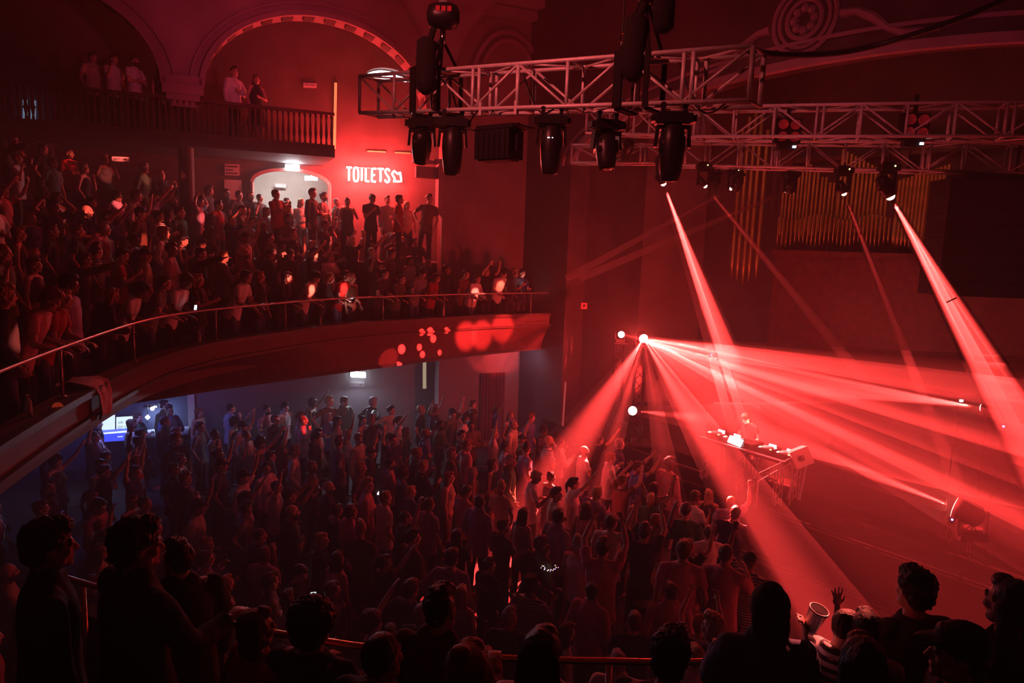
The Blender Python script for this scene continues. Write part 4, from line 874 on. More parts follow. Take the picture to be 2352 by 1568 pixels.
# ------------------------------------------------------------------ DJ desk and stage things
T0, T1 = atz(1612, 1002, 1.93), atz(1806, 1060, 1.93); td = (T1 - T0).normalized(); tn = V((-td.y, td.x, 0)); tn = tn if tn.dot(a_) > 0 else -tn
TL = (T1 - T0).length; TZ = Matrix.Rotation(math.atan2(td.y, td.x), 3, 'Z')
rt = thing('dj_table', 'table of truss legs and black top carrying the DJ decks', 'table', V((*((T0 + T1) / 2).xy, 1.02)))
mb = MB(); mb.box((T0 + T1) / 2 + tn * .3 - V((0, 0, .03)), (TL, .72, .05), TZ); hang(rt, mb, 'tabletop', M['black'])
mb = MB(); mb.beam(T0 - tn * .06, T1 - tn * .06, .03, .03); hang(rt, mb, 'edge_strip', M['alu'])
for px in (.06, .5, .94):
    for py in (.0, .6):
        mb = MB(); b = T0 + td * TL * px + tn * py; b.z = 1.02
        for dx, dy in ((-.06, -.06), (.06, -.06), (.06, .06), (-.06, .06)): mb.tube(b + V((dx, dy, 0)), V((b.x + dx, b.y + dy, 1.87)), .012, n=5)
        for k in range(5):
            mb.tube(b + V((-.06, -.06, .17 * k)), b + V((.06, -.06, .17 * (k + 1))), .007, n=4); mb.tube(b + V((.06, .06, .17 * k)), b + V((-.06, .06, .17 * (k + 1))), .007, n=4)
        hang(rt, mb, 'leg', M['alu'])
def on_table(u, v, w=0): return T0 + td * TL * u + tn * v + V((0, 0, w))
dk = 0
for u, nm in ((.10, 'leftmost'), (.30, 'second from left'), (.72, 'third from left'), (.92, 'rightmost')):
    c = on_table(u, .28); r_ = thing('media_player', nm + ' DJ deck with small lit buttons on the truss table', 'dj deck', c, 'DJ decks')
    mb = MB(); mb.box(c + V((0, 0, .05)), (.31, .38, .09), TZ); hang(r_, mb, 'body', M['blackmetal'])
    mb = MB(); mb.lathe([(.10, 0), (.11, .01), (.10, .022), (.0, .024)], 18, Matrix.Translation(c + V((0, 0, .095)) - tn * .04)); hang(r_, mb, 'jog_wheel', M['alu'], True)
    mb = MB(); mb.box(c + tn * .12 + V((0, 0, .11)), (.16, .02, .05), TZ); hang(r_, mb, 'screen', M['led_white'])
    for k, (du, dv, m) in enumerate(((-.12, -.15, 'led_white'), (-.12, -.10, 'led_amber'), (.12, -.14, 'led_amber'), (.11, .05, 'led_white'))): mb = MB(); mb.box(c + td * du + tn * dv + V((0, 0, .10)), (.035, .02, .012), TZ); hang(r_, mb, 'button', M[m])
c = on_table(.51, .28); r_ = thing('mixer', 'DJ mixer between the decks', 'mixer', c); mb = MB(); mb.box(c + V((0, 0, .055)), (.33, .40, .10), TZ); hang(r_, mb, 'body', M['blackmetal'])
for i in range(4):
    for j in range(4): mb = MB(); mb.tube(c + td * (-.12 + .08 * i) + tn * (-.02 + .045 * j) + V((0, 0, .105)), c + td * (-.12 + .08 * i) + tn * (-.02 + .045 * j) + V((0, 0, .13)), .012, n=8); hang(r_, mb, 'knob', M['chrome'])
c = on_table(.42, -.02, .10); r_ = thing('lit_grille', 'glaring white lit panel at the front of the DJ table', 'light panel', c); mb = MB()
for k in range(8): mb.box(c + td * (-.13 + .04 * k) + V((0, 0, .03 - .004 * k)), (.022, .04, .15), TZ @ Matrix.Rotation(.35, 3, 'Y'))
hang(r_, mb, 'light_bars', M['white_lamp']); mb = MB(); mb.box(c + tn * .04 + V((0, 0, 0)), (.40, .02, .22), TZ); hang(r_, mb, 'back_plate', M['black'])
light('AREA', 'desk_light', c - tn * .05 + V((0, 0, .15)), 10, (1, .8, .8), .2, on_table(.5, .9, .9))
# monitor speaker on a truss leg, right of the table
mc = aty(1836, 1050, 12.9); r_ = thing('monitor_speaker', 'tilted pale-lit monitor speaker with a round badge beside the DJ table', 'speaker', mc)
MR = Matrix.Rotation(R_(-24), 3, 'Y') @ Matrix.Rotation(R_(-15), 3, 'X')
mb = MB(); mb.box(mc, (.36, .34, .34), MR); hang(r_, mb, 'cabinet', mat('pale speaker cabinet', (.55, .48, .46), .5))
mb = MB(); mb.box(mc + MR @ V((0, -.175, .0)), (.34, .012, .31), MR); hang(r_, mb, 'grille', mat('perforated grille', (.6, .52, .5), .45, noise_amt=.2, nscale=60))
mb = MB(); n0 = MR @ V((0, -1, 0)); X_ = MR @ V((1, 0, 0)); Z_ = MR @ V((0, 0, 1)); bc = mc + n0 * .186
mb.prism([bc + X_ * (-.05 + .04 * math.cos(t)) * 1 + Z_ * .055 * math.sin(t) for t in [PI / 2 + k * PI / 8 for k in range(9)]], n0 * .004)
mb.prism([bc + X_ * x + Z_ * z for x, z in ((-.045, -.055), (-.005, -.055), (-.005, .055), (-.045, .055))], n0 * .004); mb.prism([bc + X_ * x + Z_ * z for x, z in ((.012, -.055), (.035, -.055), (.035, .055), (.012, .055))], n0 * .004); hang(r_, mb, 'badge', M['black'])
mb = MB(); mb.beam(mc + MR @ V((-.05, .1, -.18)), V((mc.x - .1, mc.y + .15, 1.05)), .03, .03); mb.beam(mc + MR @ V((.1, .1, -.18)), V((mc.x + .15, mc.y + .15, 1.05)), .03, .03); hang(r_, mb, 'stand', M['alu'])
# low lattice frame from the table to the speaker
rt = thing('lattice_frame', 'low hazy lattice truss running from the DJ table to the tilted speaker', 'truss', V((T1.x, T1.y, 1.02))); p0 = aty(1742, 1105, 12.6); p1 = aty(1822, 1060, 12.8); mb = MB()
for dz in (0, .16): mb.tube(p0 + V((0, 0, dz)), p1 + V((0, 0, dz * .6)), .012, n=6)
for k in range(7): a = p0.lerp(p1, k / 7); b = p0.lerp(p1, (k + 1) / 7); mb.tube(a + V((0, 0, .16 * (1 - .4 * k / 7) if k % 2 else 0)), b + V((0, 0, 0 if k % 2 else .16 * (1 - .4 * (k + 1) / 7))), .007, n=5)
hang(rt, mb, 'lattice', M['alu'])
for p in (p0, p1): mb = MB(); mb.tube(V((p.x, p.y, 1.02)), p, .014, n=6); hang(rt, mb, 'leg', M['alu'])
# crowd barrier along the stage
bp0, bp1 = sp(-.5, 0, -1.1), sp(9.5, 0, -1.1); nn = 8
for k in range(nn):
    a = bp0.lerp(bp1, k / nn); b = bp0.lerp(bp1, (k + .97) / nn); r_ = thing('crowd_barrier', ['first', 'second', 'third', 'fourth', 'fifth', 'sixth', 'seventh', 'eighth'][k] + ' metal barrier panel along the stage front, counted from the far end', 'barrier', a, 'crowd barriers')
    mb = MB(); mb.tube(a + V((0, 0, 1.1)), b + V((0, 0, 1.1)), .022, n=8); mb.tube(a + V((0, 0, .1)), b + V((0, 0, .1)), .02, n=6)
    for e in (a, b): mb.tube(e, e + V((0, 0, 1.1)), .02, n=6)
    hang(r_, mb, 'frame', M['blackcloth']); mb = MB(); mb.prism([a + V((0, 0, .15)), b + V((0, 0, .15)), b + V((0, 0, 1.05)), a + V((0, 0, 1.05))], a_ * .01); hang(r_, mb, 'panel', M['blackcloth'])
# bare spots in mid-air, no fixture, added for the red balcony front pattern
def onF(px, py): # point on the balcony front: between ledge curve and bottom curve
    best = None
    for i in range(NF):
        for w in (0, .25, .5, .75, 1):
            p = top[i].lerp(mid[i], w); q = proj(p); d = (q[0] - px) ** 2 + (q[1] - py) ** 2
            if best is None or d < best[0]: best = (d, p)
            p = mid[i].lerp(low[i], w); q = proj(p); d = (q[0] - px) ** 2 + (q[1] - py) ** 2
            if d < best[0]: best = (d, p)
    return best[1]
GS = FP(tnear(1300, FP, FL), 1, -1) + V((.0, .0, -.62))
GS = V((2.6, 11.5, 6.6))
moving_head(GS + V((0, 0, .32)), 1.0, R_(40), .6, 'small dark moving head in mid-air haze throwing the dotted pattern on the balcony front') if False else None
for px, py, h in ((918, 796, .58), (959, 763, .45), (986, 762, .55), (1032, 765, .42), (954, 800, .42), (999, 783, .5), (971, 823, .42), (915, 830, .40), (1008, 805, .35)):
    light('SPOT', 'pattern_light', GS, 90000, RED, .01, onF(px, py), h * 1.55, .4)
for px, py in ((1078, 766), (1112, 762), (1150, 757)): light('SPOT', 'panel_light', GS, 30000, RED, .01, onF(px, py), 3.1, .75)
# no recess here; the lit part of the front is spotlight only
# things left on the ledge
def bottle(px, lab, lit=None, h=.22):
    i = min(range(len(RC)), key=lambda k: abs(proj(V((RC[k].x, RC[k].y, ZL)))[0] - px)); p = V((RC[i].x, RC[i].y, ZL + .0)) - RN[i] * .02
    j = i + 1 if proj(V((RC[i].x, RC[i].y, ZL)))[0] < px and i + 1 < len(RC) else i - 1; x0 = proj(V((RC[i].x, RC[i].y, ZL)))[0]; x1 = proj(V((RC[j].x, RC[j].y, ZL)))[0]; t = max(0, min(1, (px - x0) / (x1 - x0 + 1e-9))); p = RC[i].lerp(RC[j], t); p = V((p.x, p.y, ZL))
    r_ = thing('water_bottle', lab, 'bottle', p, 'bottles on the balcony ledge'); mb = MB(); mb.lathe([(.03, 0), (.034, .02), (.034, h * .65), (.014, h * .85), (.014, h * .95)], 12, Matrix.Translation(p)); hang(r_, mb, 'body', lit or M['bottle'], True)
    mb = MB(); mb.tube(p + V((0, 0, h * .95)), p + V((0, 0, h)), .016, n=10); hang(r_, mb, 'cap', M['sign_face'])
bottle(457, 'small clear bottle on the ledge between two rail posts at left'); bottle(1018, 'pink-lit bottle on the ledge above the dotted light pattern', mat('pale drink', (.9, .5, .45), .3)); bottle(66, 'small red-lit bottle on the ledge at the far left')
bottle(735, 'clear bottle on the ledge under the people with phones')
i = min(range(len(RC)), key=lambda k: abs(proj(V((RC[k].x, RC[k].y, ZL)))[0] - 190)); p = V((RC[i].x, RC[i].y, ZL + .02)); n_ = RN[i]; tdn = (RC[i + 1] - RC[i - 1]).normalized()
mb = MB(); rows = []
for r, (o, z) in enumerate(((.22, .02), (.08, .05), (-.06, .05), (-.16, .0), (-.20, -.12), (-.21, -.26), (-.20, -.36))): rows.append([p + tdn * (-.24 + .06 * k) * (1 - .05 * r) + n_ * (o + .02 * math.sin(k * 1.7 + r)) + V((0, 0, z + .02 * math.sin(k * 1.1 + r * 2) - (.05 * abs(k - 4) / 4 if r > 4 else 0))) for k in range(9)])
mb.sheet(rows); mb.sheet([[q + V((.01, .01, .012)) for q in r_] for r_ in rows]); tag(mb.build('jacket', mat('pink white cloth', (.62, .42, .45), .9), smooth=True), 'pale jacket draped over the balcony ledge at left', 'jacket')
p = onF(130, 905); rt = thing('round_reflector', 'dim red glowing round lamp on the dark balcony front at far left', 'lamp', p); nrm = (EYE - p).normalized(); mb = MB(); T = Matrix.Translation(p + nrm * .03) @ nrm.to_track_quat('Z', 'Y').to_matrix().to_4x4(); mb.lathe([(.0, .012), (.05, .01), (.055, 0), (.0, 0)], 16, T, close=False); hang(rt, mb, 'lens', mat('dim orange lens', (.3, .03, .01), .4, emit=(.6, .05, .02), es=.3)); mb = MB(); mb.lathe([(.06, -.02), (.06, .006), (.055, .006)], 16, T); hang(rt, mb, 'bezel', M['black'])
# ------------------------------------------------------------------ people
def remesh(mb, vox, name, mats, smooth_it=2, fold=0, fs=9, seed=0):
    """weld the overlapping pieces of a builder into one continuous skin"""
    me = mb.mesh('tmp', []); ob = bpy.data.objects.new('tmp', me); COL.objects.link(ob)
    r = ob.modifiers.new('r', 'REMESH'); r.mode = 'VOXEL'; r.voxel_size = vox; r.use_smooth_shade = True
    if smooth_it: s = ob.modifiers.new('s', 'SMOOTH'); s.iterations = smooth_it; s.factor = .5
    dg = bpy.context.evaluated_depsgraph_get(); out = bpy.data.meshes.new_from_object(ob.evaluated_get(dg)); bpy.data.objects.remove(ob); bpy.data.meshes.remove(me)
    out.name = name; out.materials.clear()
    for m in mats: out.materials.append(m)
    if fold:
        n = len(out.vertices); co = np.empty(n * 3, 'f'); out.vertices.foreach_get('co', co); no = np.empty(n * 3, 'f'); out.vertices.foreach_get('normal', no)
        co = co.reshape(-1, 3); no = no.reshape(-1, 3)
        w = np.array([noise.noise(V((p[0] * fs + seed, p[1] * fs, p[2] * fs * .55))) + .5 * noise.noise(V((p[0] * fs * 2.3, p[1] * fs * 2.3 + seed, p[2] * fs))) for p in co])
        co += no * (w * fold)[:, None]; out.vertices.foreach_set('co', co.ravel()); out.update()
    out.polygons.foreach_set('use_smooth', [True] * len(out.polygons))
    return out
def cap(mb, a, b, r1, r2, n=10):
    a = V(a); b = V(b); d = b - a; L = d.length; q = d.to_track_quat('Z', 'Y').to_matrix().to_4x4(); prof = []
    for k in range(5): t = -PI / 2 + PI / 2 * k / 4; prof.append((max(r1 * math.cos(t), 1e-4), r1 * math.sin(t)))
    for k in range(5): t = PI / 2 * k / 4; prof.append((max(r2 * math.cos(t), 1e-4), L + r2 * math.sin(t)))
    return mb.lathe(prof, n, Matrix.Translation(a) @ q)
def frus(mb, a, b, r1, r2, n=14, fl=1.0):
    """open-cuff sleeve or trouser piece, flat ends; fl flattens front to back"""
    a = V(a); b = V(b); d = b - a; q = d.to_track_quat('Z', 'Y').to_matrix().to_4x4()
    return mb.lathe([(r1, 0), (r1 * .5 + r2 * .5, d.length / 2), (r2, d.length)], n, Matrix.Translation(a) @ q)
def hand(mb, w, d, pn, s=1.0, curl=.35, thumb=1, spread=.12):
    spread = .32 if curl < .1 else spread
    """w wrist, d finger direction, pn palm normal, thumb +-1 side"""
    d = V(d).normalized(); pn = (V(pn) - d * V(pn).dot(d)).normalized(); x = d.cross(pn) * thumb
    R = Matrix((x, d, -pn)).transposed(); mb.ell(V(w) + d * .048 * s, (.041 * s, .052 * s, .017 * s), 12, 8, R)
    for k, (ox, L) in enumerate(((.030, .066), (.010, .075), (-.011, .070), (-.030, .055))):
        p0 = V(w) + d * .085 * s + x * ox * s; dd = (d + x * ((ox / .03) * spread) + pn * curl * .4).normalized(); p1 = p0 + dd * L * .55 * s
        d2 = (dd + pn * curl * 1.6).normalized(); p2 = p1 + d2 * L * .5 * s
        cap(mb, p0 - dd * .02, p1, .0092 * s, .0085 * s, 8); cap(mb, p1, p2, .0085 * s, .0068 * s, 8)
    p0 = V(w) + d * .028 * s + x * .034 * s; p1 = p0 + (d * .55 + x * .75 + pn * .25).normalized() * .038 * s; p2 = p1 + (d * .85 + x * .3 + pn * curl).normalized() * .032 * s
    cap(mb, p0 - x * .01, p1, .012 * s, .010 * s, 8); cap(mb, p1, p2, .010 * s, .0075 * s, 8)
class Pose:
    def __init__(s, **k):
        s.H = k.get('H', 1.75); s.fem = k.get('fem', 0); s.lean = k.get('lean', 0); s.side = k.get('side', 0); s.hyaw = k.get('hyaw', 0); s.hpitch = k.get('hpitch', 0); s.hroll = k.get('hroll', 0)
        s.arms = k.get('arms', ('down', 'down')); s.fat = k.get('fat', 1.0); s.top = k.get('top', 'tshirt'); s.hair = k.get('hair', 'short'); s.bottom = k.get('bottom', 'trousers'); s.yaw = 0
        s.crouch = k.get('crouch', 0); s.hat = k.get('hat'); s.beard = k.get('beard', 0)
# arm poses: elbow direction, forearm direction, palm normal, curl  (x outward, y forward, z up; in chest space)
ARMS = dict(wave=((.10, .12, .98), (-.04, .12, .99), (0, 1, 0), .05), cup=((.28, .40, -.87), (-.10, .12, .98), (-.9, .3, 0), 1.0), reach=((.15, .75, .60), (.0, .45, .9), (0, 1, 0), .2), down=((.22, .02, -.97), (.10, .22, -.97), (-1, 0, 0), .4), relaxed=((.28, -.12, -.95), (-.05, .55, -.83), (-1, .2, 0), .5),
 fold=((.28, .25, -.92), (-.93, .35, .12), (0, -1, .1), .4), rail=((.20, .45, -.87), (-.30, .95, .05), (0, 0, -1), .9), phone=((.15, .30, -.94), (-.35, .75, .58), (-.5, -.5, .2), 1.0),
 phone_low=((.18, .10, -.97), (-.45, .86, .15), (-.2, 0, 1), 1.0), up=((.55, .15, .82), (.02, .20, .98), (0, 1, 0), .15), up_fist=((.45, .3, .84), (-.1, .25, .96), (0, 1, 0), 1.4),
 up_bent=((.80, .25, .45), (-.15, .30, .95), (0, 1, 0), .3), head=((.85, .2, .45), (-.75, -.05, .62), (-1, 0, 0), .5), cheer=((.5, .5, .7), (.1, .55, .83), (0, 1, -.2), .2),
 filming=((.25, .75, .60), (-.28, .60, .75), (-.4, -.6, .2), 1.0), point=((.2, .85, .35), (0, .93, .36), (0, 0, -1), .9), drink=((.30, .35, -.85), (-.25, .55, .80), (-1, 0, 0), 1.1),
 mouth=((.35, .5, -.78), (-.35, .05, .93), (-1, -.2, 0), 1.0), hip=((.65, -.35, -.67), (-.55, .45, -.70), (-1, 0, 0), .5), dj=((.25, .12, -.95), (-.12, .80, -.58), (0, 0, -1), .5), clap=((.2, .4, -.88), (-.55, .75, .38), (-1, 0, 0), .1), shoulder=((.6, .5, .1), (-.2, .9, .2), (0, 0, -1), .5))
def skeleton(P):
    k = P.H / 1.75; J = {}; cr = P.crouch
    hip = V((P.side * .04, -.05 * P.lean - .10 * cr, (.93 - .18 * cr) * k)); J['hip'] = hip
    RL = Matrix.Rotation(-P.lean, 3, 'X') @ Matrix.Rotation(P.side * .12, 3, 'Y'); J['RL'] = RL
    T = lambda v: hip + RL @ (V(v) * k)
    sw = (.165 if P.fem else .19); J['sw'] = sw
    J['waist'] = T((0, .0, .16)); J['chest'] = T((0, .015, .36)); J['neck'] = T((0, .005, .565)); J['T'] = T
    RH = Matrix.Rotation(P.hyaw, 3, 'Z') @ Matrix.Rotation(-P.hpitch - P.lean * .55, 3, 'X') @ Matrix.Rotation(P.hroll, 3, 'Y'); J['RH'] = RH
    J['head'] = J['neck'] + RL @ V((0, .012, .035)) * k + RH @ V((0, .012, .10)) * k
    for s, nm in ((1, 'R'), (-1, 'L')):
        sh = T((s * sw, 0, .49)); up = ARMS[P.arms[0 if s > 0 else 1]]; J['sh' + nm] = sh
        mk = lambda v: RL @ V((v[0] * s, v[1], v[2]))
        u = mk(up[0]).normalized(); f = mk(up[1]).normalized()
        if u.z > .3: sh = sh + RL @ V((-.02 * s, 0, .035)); J['sh' + nm] = sh
        el = sh + u * .285 * k; wr = el + f * .25 * k; J['el' + nm] = el; J['wr' + nm] = wr; J['f' + nm] = f; J['pn' + nm] = mk(up[2]); J['curl' + nm] = up[3]
        J['hp' + nm] = hip + V((s * .085 * k, 0, -.02)); spread = .10 if s > 0 else .12
        J['kn' + nm] = V((s * spread * k, .03 + .20 * cr - .05 * (s < 0), (.50 - .05 * cr) * k)); J['an' + nm] = V((s * spread * 1.1 * k, -.03, .085 * k)); 
    return J
SKIN_SLOTS = 3
def head_mesh(mb, c, RH, k=1.0, fem=0, beard=0):
    q = lambda v: c + RH @ (V(v) * k); e = lambda v, r: mb.ell(q(v), V(r) * k, 14, 10, RH)
    e((0, -.018, .032), (.073, .094, .084)); e((0, .018, -.03), (.057, .068, .078)); e((0, .045, -.075), (.034, .036, .032)); e((0, .068, -.09), (.020, .018, .018))
    for s in (-1, 1):
        e((s * .040, .055, -.018), (.024, .026, .024)); e((s * .074, -.008, -.006), (.009, .020, .030)); e((s * .050, .02, -.065), (.018, .034, .028)); e((s * .030, .0745, .008), (.0135, .012, .010))
    cap(mb, q((-.034, .073, .028)), q((.034, .073, .028)), .012 * k, .012 * k, 8)
    cap(mb, q((0, .082, .018)), q((0, .103, -.024)), .0075 * k, .0115 * k, 8); e((-.011, .092, -.028), (.009, .010, .007)); e((.011, .092, -.028), (.009, .010, .007))
    cap(mb, q((-.017, .081, -.051)), q((.017, .081, -.051)), .0065 * k, .0065 * k, 8); cap(mb, q((-.014, .080, -.061)), q((.014, .080, -.061)), .0075 * k, .0075 * k, 8)
def body_mesh(P, J, vox=.0115):
    mb = MB(); k = P.H / 1.75; f = P.fat; RL = J['RL']; T = J['T']
    head_mesh(mb, J['head'], J['RH'], k)
    cap(mb, J['neck'] - RL @ V((0, 0, .06)), J['head'] + J['RH'] @ V((0, -.015, -.03)), .056 if not P.fem else .048, .05 if not P.fem else .043, 12)
    mb.ell(T((0, .0, .40)), V((J['sw'] * .86 * f, .100 * f, .16)), 16, 10, RL); mb.ell(T((0, .01, .16)), V((.125 * f, .092 * f, .17)), 14, 8, RL)
    mb.ell(J['hip'] + V((0, 0, .0)), V((.155 * f, .105 * f, .13)), 14, 8)
    cap(mb, J['neck'] - RL @ V((0, 0, .03)), J['shR'], .05, .052); cap(mb, J['neck'] - RL @ V((0, 0, .03)), J['shL'], .05, .052)
    for nm, s in (('R', 1), ('L', -1)):
        a = .90 if P.fem else 1.0
        cap(mb, J['sh' + nm], J['sh' + nm].lerp(J['el' + nm], .5), .052 * a * f, .045 * a * f); cap(mb, J['sh' + nm].lerp(J['el' + nm], .4), J['el' + nm], .045 * a * f, .035 * a)
        cap(mb, J['el' + nm], J['el' + nm].lerp(J['wr' + nm], .4), .036 * a, .037 * a); cap(mb, J['el' + nm].lerp(J['wr' + nm], .4), J['wr' + nm], .037 * a, .0235 * a)
        hand(mb, J['wr' + nm], J['f' + nm], J['pn' + nm], .98 * k * (a * .5 + .5), J['curl' + nm], s if (J['f' + nm].cross(J['pn' + nm])).dot(V((0, 1, .5))) > 0 else -s)
        cap(mb, J['hp' + nm], J['kn' + nm], .082 * f, .055, 12); cap(mb, J['kn' + nm], J['kn' + nm].lerp(J['an' + nm], .35) + V((0, -.015, 0)), .055, .056, 12); cap(mb, J['kn' + nm].lerp(J['an' + nm], .35) + V((0, -.015, 0)), J['an' + nm], .056, .034, 12)
        cap(mb, J['an' + nm] + V((0, -.02, -.04)), J['an' + nm] + V((0, .13, -.055)), .035, .026)
    me = remesh(mb, vox, 'body', [], 1)
    for m in (SK[0], M_eye, M_lip): me.materials.append(m)
    # eyes, brows and lips as areas of the skin
    n = len(me.polygons); cc = np.empty(n * 3, 'f'); me.polygons.foreach_get('center', cc); cc = cc.reshape(-1, 3)
    loc = (cc - np.array(J['head'])) @ np.array(J['RH']) / k   # into head space
    mi = np.zeros(n, 'i'); x, y, z = loc[:, 0], loc[:, 1], loc[:, 2]
    eye = (y > .062) & (((np.abs(x) - .031) / .014) ** 2 + ((z - .009) / .0075) ** 2 < 1); brow = (y > .06) & (np.abs(np.abs(x) - .031) < .019) & (np.abs(z - .034) < .005)
    lip = (y > .07) & (np.abs(x) < .021) & (np.abs(z + .056) < .008); mi[eye | brow] = 1; mi[lip] = 2
    if P.beard: mi[(y > -.005) & (z < -.036) & (z > -.125) & (np.abs(x) < .075) & ~lip] = 1
    me.polygons.foreach_set('material_index', mi); return me
def top_mesh(P, J, vox=.016):
    mb = MB(); f = P.fat; RL = J['RL']; T = J['T']; kind = P.top; lo = kind in ('jacket', 'longsleeve', 'hoodie'); ex = .022 if lo else .013
    w = J['sw']
    # torso as a lofted tube of elliptical rings, hem to collar
    rings = [(-.13, .182, .138), (-.02, .170, .126), (.14, .140 if P.fem else .152, .106), (.27, .152, .110), (.37, w * .86, .114), (.44, w * .88, .104), (.49, w * .74, .086), (.53, .100, .070), (.575, .066, .062)]
    if kind == 'crop': rings = rings[2:-1]
    if kind == 'dress': rings = [(-.42, .24, .20), (-.25, .21, .17)] + rings
    if kind == 'singlet': rings = [(z, a * (.93 if z > .4 else 1), b) for z, a, b in rings[:-2]] + [(.50, .095, .066)]
    n = 20; vs = []; fs = []
    for z, a, b in rings: vs += [T((0, .0, z)) + RL @ V((math.cos(2 * PI * i / n) * (a * f + ex), math.sin(2 * PI * i / n) * (b * f + ex), 0)) for i in range(n)]
    for r in range(len(rings) - 1): fs += [(r * n + i, r * n + (i + 1) % n, (r + 1) * n + (i + 1) % n, (r + 1) * n + i) for i in range(n)]
    fs += [tuple(range(n - 1, -1, -1)), tuple(range((len(rings) - 1) * n, len(rings) * n))]; mb.add(vs, fs)
    if P.fem and kind != 'jacket':
        for s in (-1, 1): mb.ell(T((s * .075, .085, .34)), (.062, .055, .062), 10, 8, RL)
    if kind == 'hoodie': mb.ell(J['neck'] + RL @ V((0, -.07, -.01)), (.10, .07, .07), 12, 8, RL)
    if kind == 'jacket': cap(mb, J['neck'] + RL @ V((-.05, .0, .0)), J['neck'] + RL @ V((.05, -.0, .0)), .062, .062)
    if kind not in ('singlet', 'crop', 'dress'):
        for nm in 'RL':
            s, e, wr = J['sh' + nm], J['el' + nm], J['wr' + nm]; ins = s + (J['neck'] - s) * .25
            cap(mb, ins - RL @ V((0, 0, .015)), s - RL @ V((0, 0, .004)), .064 * f, .056 * f + ex * .4); cap(mb, J['neck'] - RL @ V((0, 0, .035)), s, .060, .054)
            if lo: cap(mb, s, e, .055 * f + ex * .5, .046 + ex, 12); frus(mb, e, e.lerp(wr, .93), .046 + ex, .033 + ex); cap(mb, e, e + (wr - e) * .1, .046 + ex, .046 + ex)
            else: frus(mb, s - (e - s) * .1, s.lerp(e, .62), .055 * f + ex * .4, .054 * f + ex * .8)
    else:
        for nm in 'RL': cap(mb, T(((.075 if nm == 'R' else -.075), .055, .46)), T(((.075 if nm == 'R' else -.075), -.03, .535)), .022, .022)
    return remesh(mb, vox, kind, [], 2, .012 if lo else .008, 8 if lo else 9, P.H * 7)
def legs_mesh(P, J, vox=.02):
    mb = MB(); f = P.fat; mb.ell(J['hip'] + V((0, 0, .0)), V((.150 * f, .100 * f, .09)), 14, 8)
    for nm in 'RL':
        cap(mb, J['hp' + nm], J['kn' + nm], .088 * f, .066, 12)
        if P.bottom == 'trousers': cap(mb, J['kn' + nm], J['kn' + nm].lerp(J['an' + nm], .5), .067, .062); frus(mb, J['kn' + nm].lerp(J['an' + nm], .2), J['an' + nm] + V((0, 0, -.02)), .066, .058)
    return remesh(mb, vox, P.bottom, [], 1, .008, 7)
def shoes_mesh(P, J, nm):
    mb = MB(); a = J['an' + nm]; cap(mb, V((a.x, a.y - .03, .045)), V((a.x, a.y + .13, .038)), .045, .036); mb.box((a.x, a.y + .05, .012), (.085, .27, .024)); cap(mb, V((a.x, a.y - .02, .06)), V((a.x, a.y - .01, .10)), .046, .042)
    return remesh(mb, .02, 'shoe', [], 1)
def hair_mesh(P, J, vox=.011):
    h = P.hair; mb = MB(); c = J['head']; RH = J['RH']; k = P.H / 1.75; q = lambda v: c + RH @ (V(v) * k); e = lambda v, r: mb.ell(q(v), V(r) * k, 14, 10, RH)
    if h == 'bald': return None
    fold, fs = .005, 30
    if h in ('short', 'long', 'bun', 'bob', 'ponytail'):
        e((0, -.030, .048), (.082, .096, .083)); e((0, .030, .092), (.056, .050, .034)); e((0, -.06, .0), (.070, .056, .075))
        for s in (-1, 1): e((s * .060, -.012, .035), (.022, .045, .045))
        if h == 'short': fold = .006
    if h == 'quiff': e((0, -.030, .048), (.080, .094, .080)); e((0, .045, .105), (.055, .045, .040)); e((0, .0, .115), (.06, .07, .03)); e((0, -.055, .01), (.062, .05, .065)); fold = .009
    if h == 'buzz': e((0, -.022, .040), (.0765, .094, .082)); e((0, -.05, .0), (.064, .055, .06)); fold = .002
    if h == 'curly':
        e((0, -.025, .06), (.095, .105, .090)); e((0, -.06, .0), (.078, .065, .075)); e((0, .04, .10), (.065, .055, .045)); fold, fs = .012, 55
    if h == 'afro': e((0, -.03, .06), (.125, .128, .115)); e((0, -.06, -.01), (.10, .085, .09)); fold, fs = .012, 60
    back = J['RL'] @ V((0, -1, 0))
    if h in ('long', 'bob'):
        end = .34 if h == 'long' else .12
        for s in (-1, -.4, .4, 1):
            a = q((s * .062, -.035 - .03 * (1 - abs(s)), .02)); b = q((s * .070, -.055 - .02 * (1 - abs(s)), -.10)); cap(mb, a, b, .030 * k, .032 * k)
            if h == 'long': cap(mb, b, b + V((s * .012, -.0, -end + .09)) + back * .05, .032 * k, .020 * k)
            else: cap(mb, b, b + V((0, 0, -.03)), .032 * k, .026 * k)
        fold, fs = .007, 22
    if h == 'bun': e((0, -.075, .12), (.042, .042, .040))
    if h == 'ponytail': cap(mb, q((0, -.11, .06)), q((0, -.15, -.02)), .024, .030); cap(mb, q((0, -.15, -.02)), q((0, -.14, -.16)), .030, .012)
    if P.hat == 'cap': pass
    me = remesh(mb, vox, 'hair', [], 1, fold, fs, P.H * 3); return me
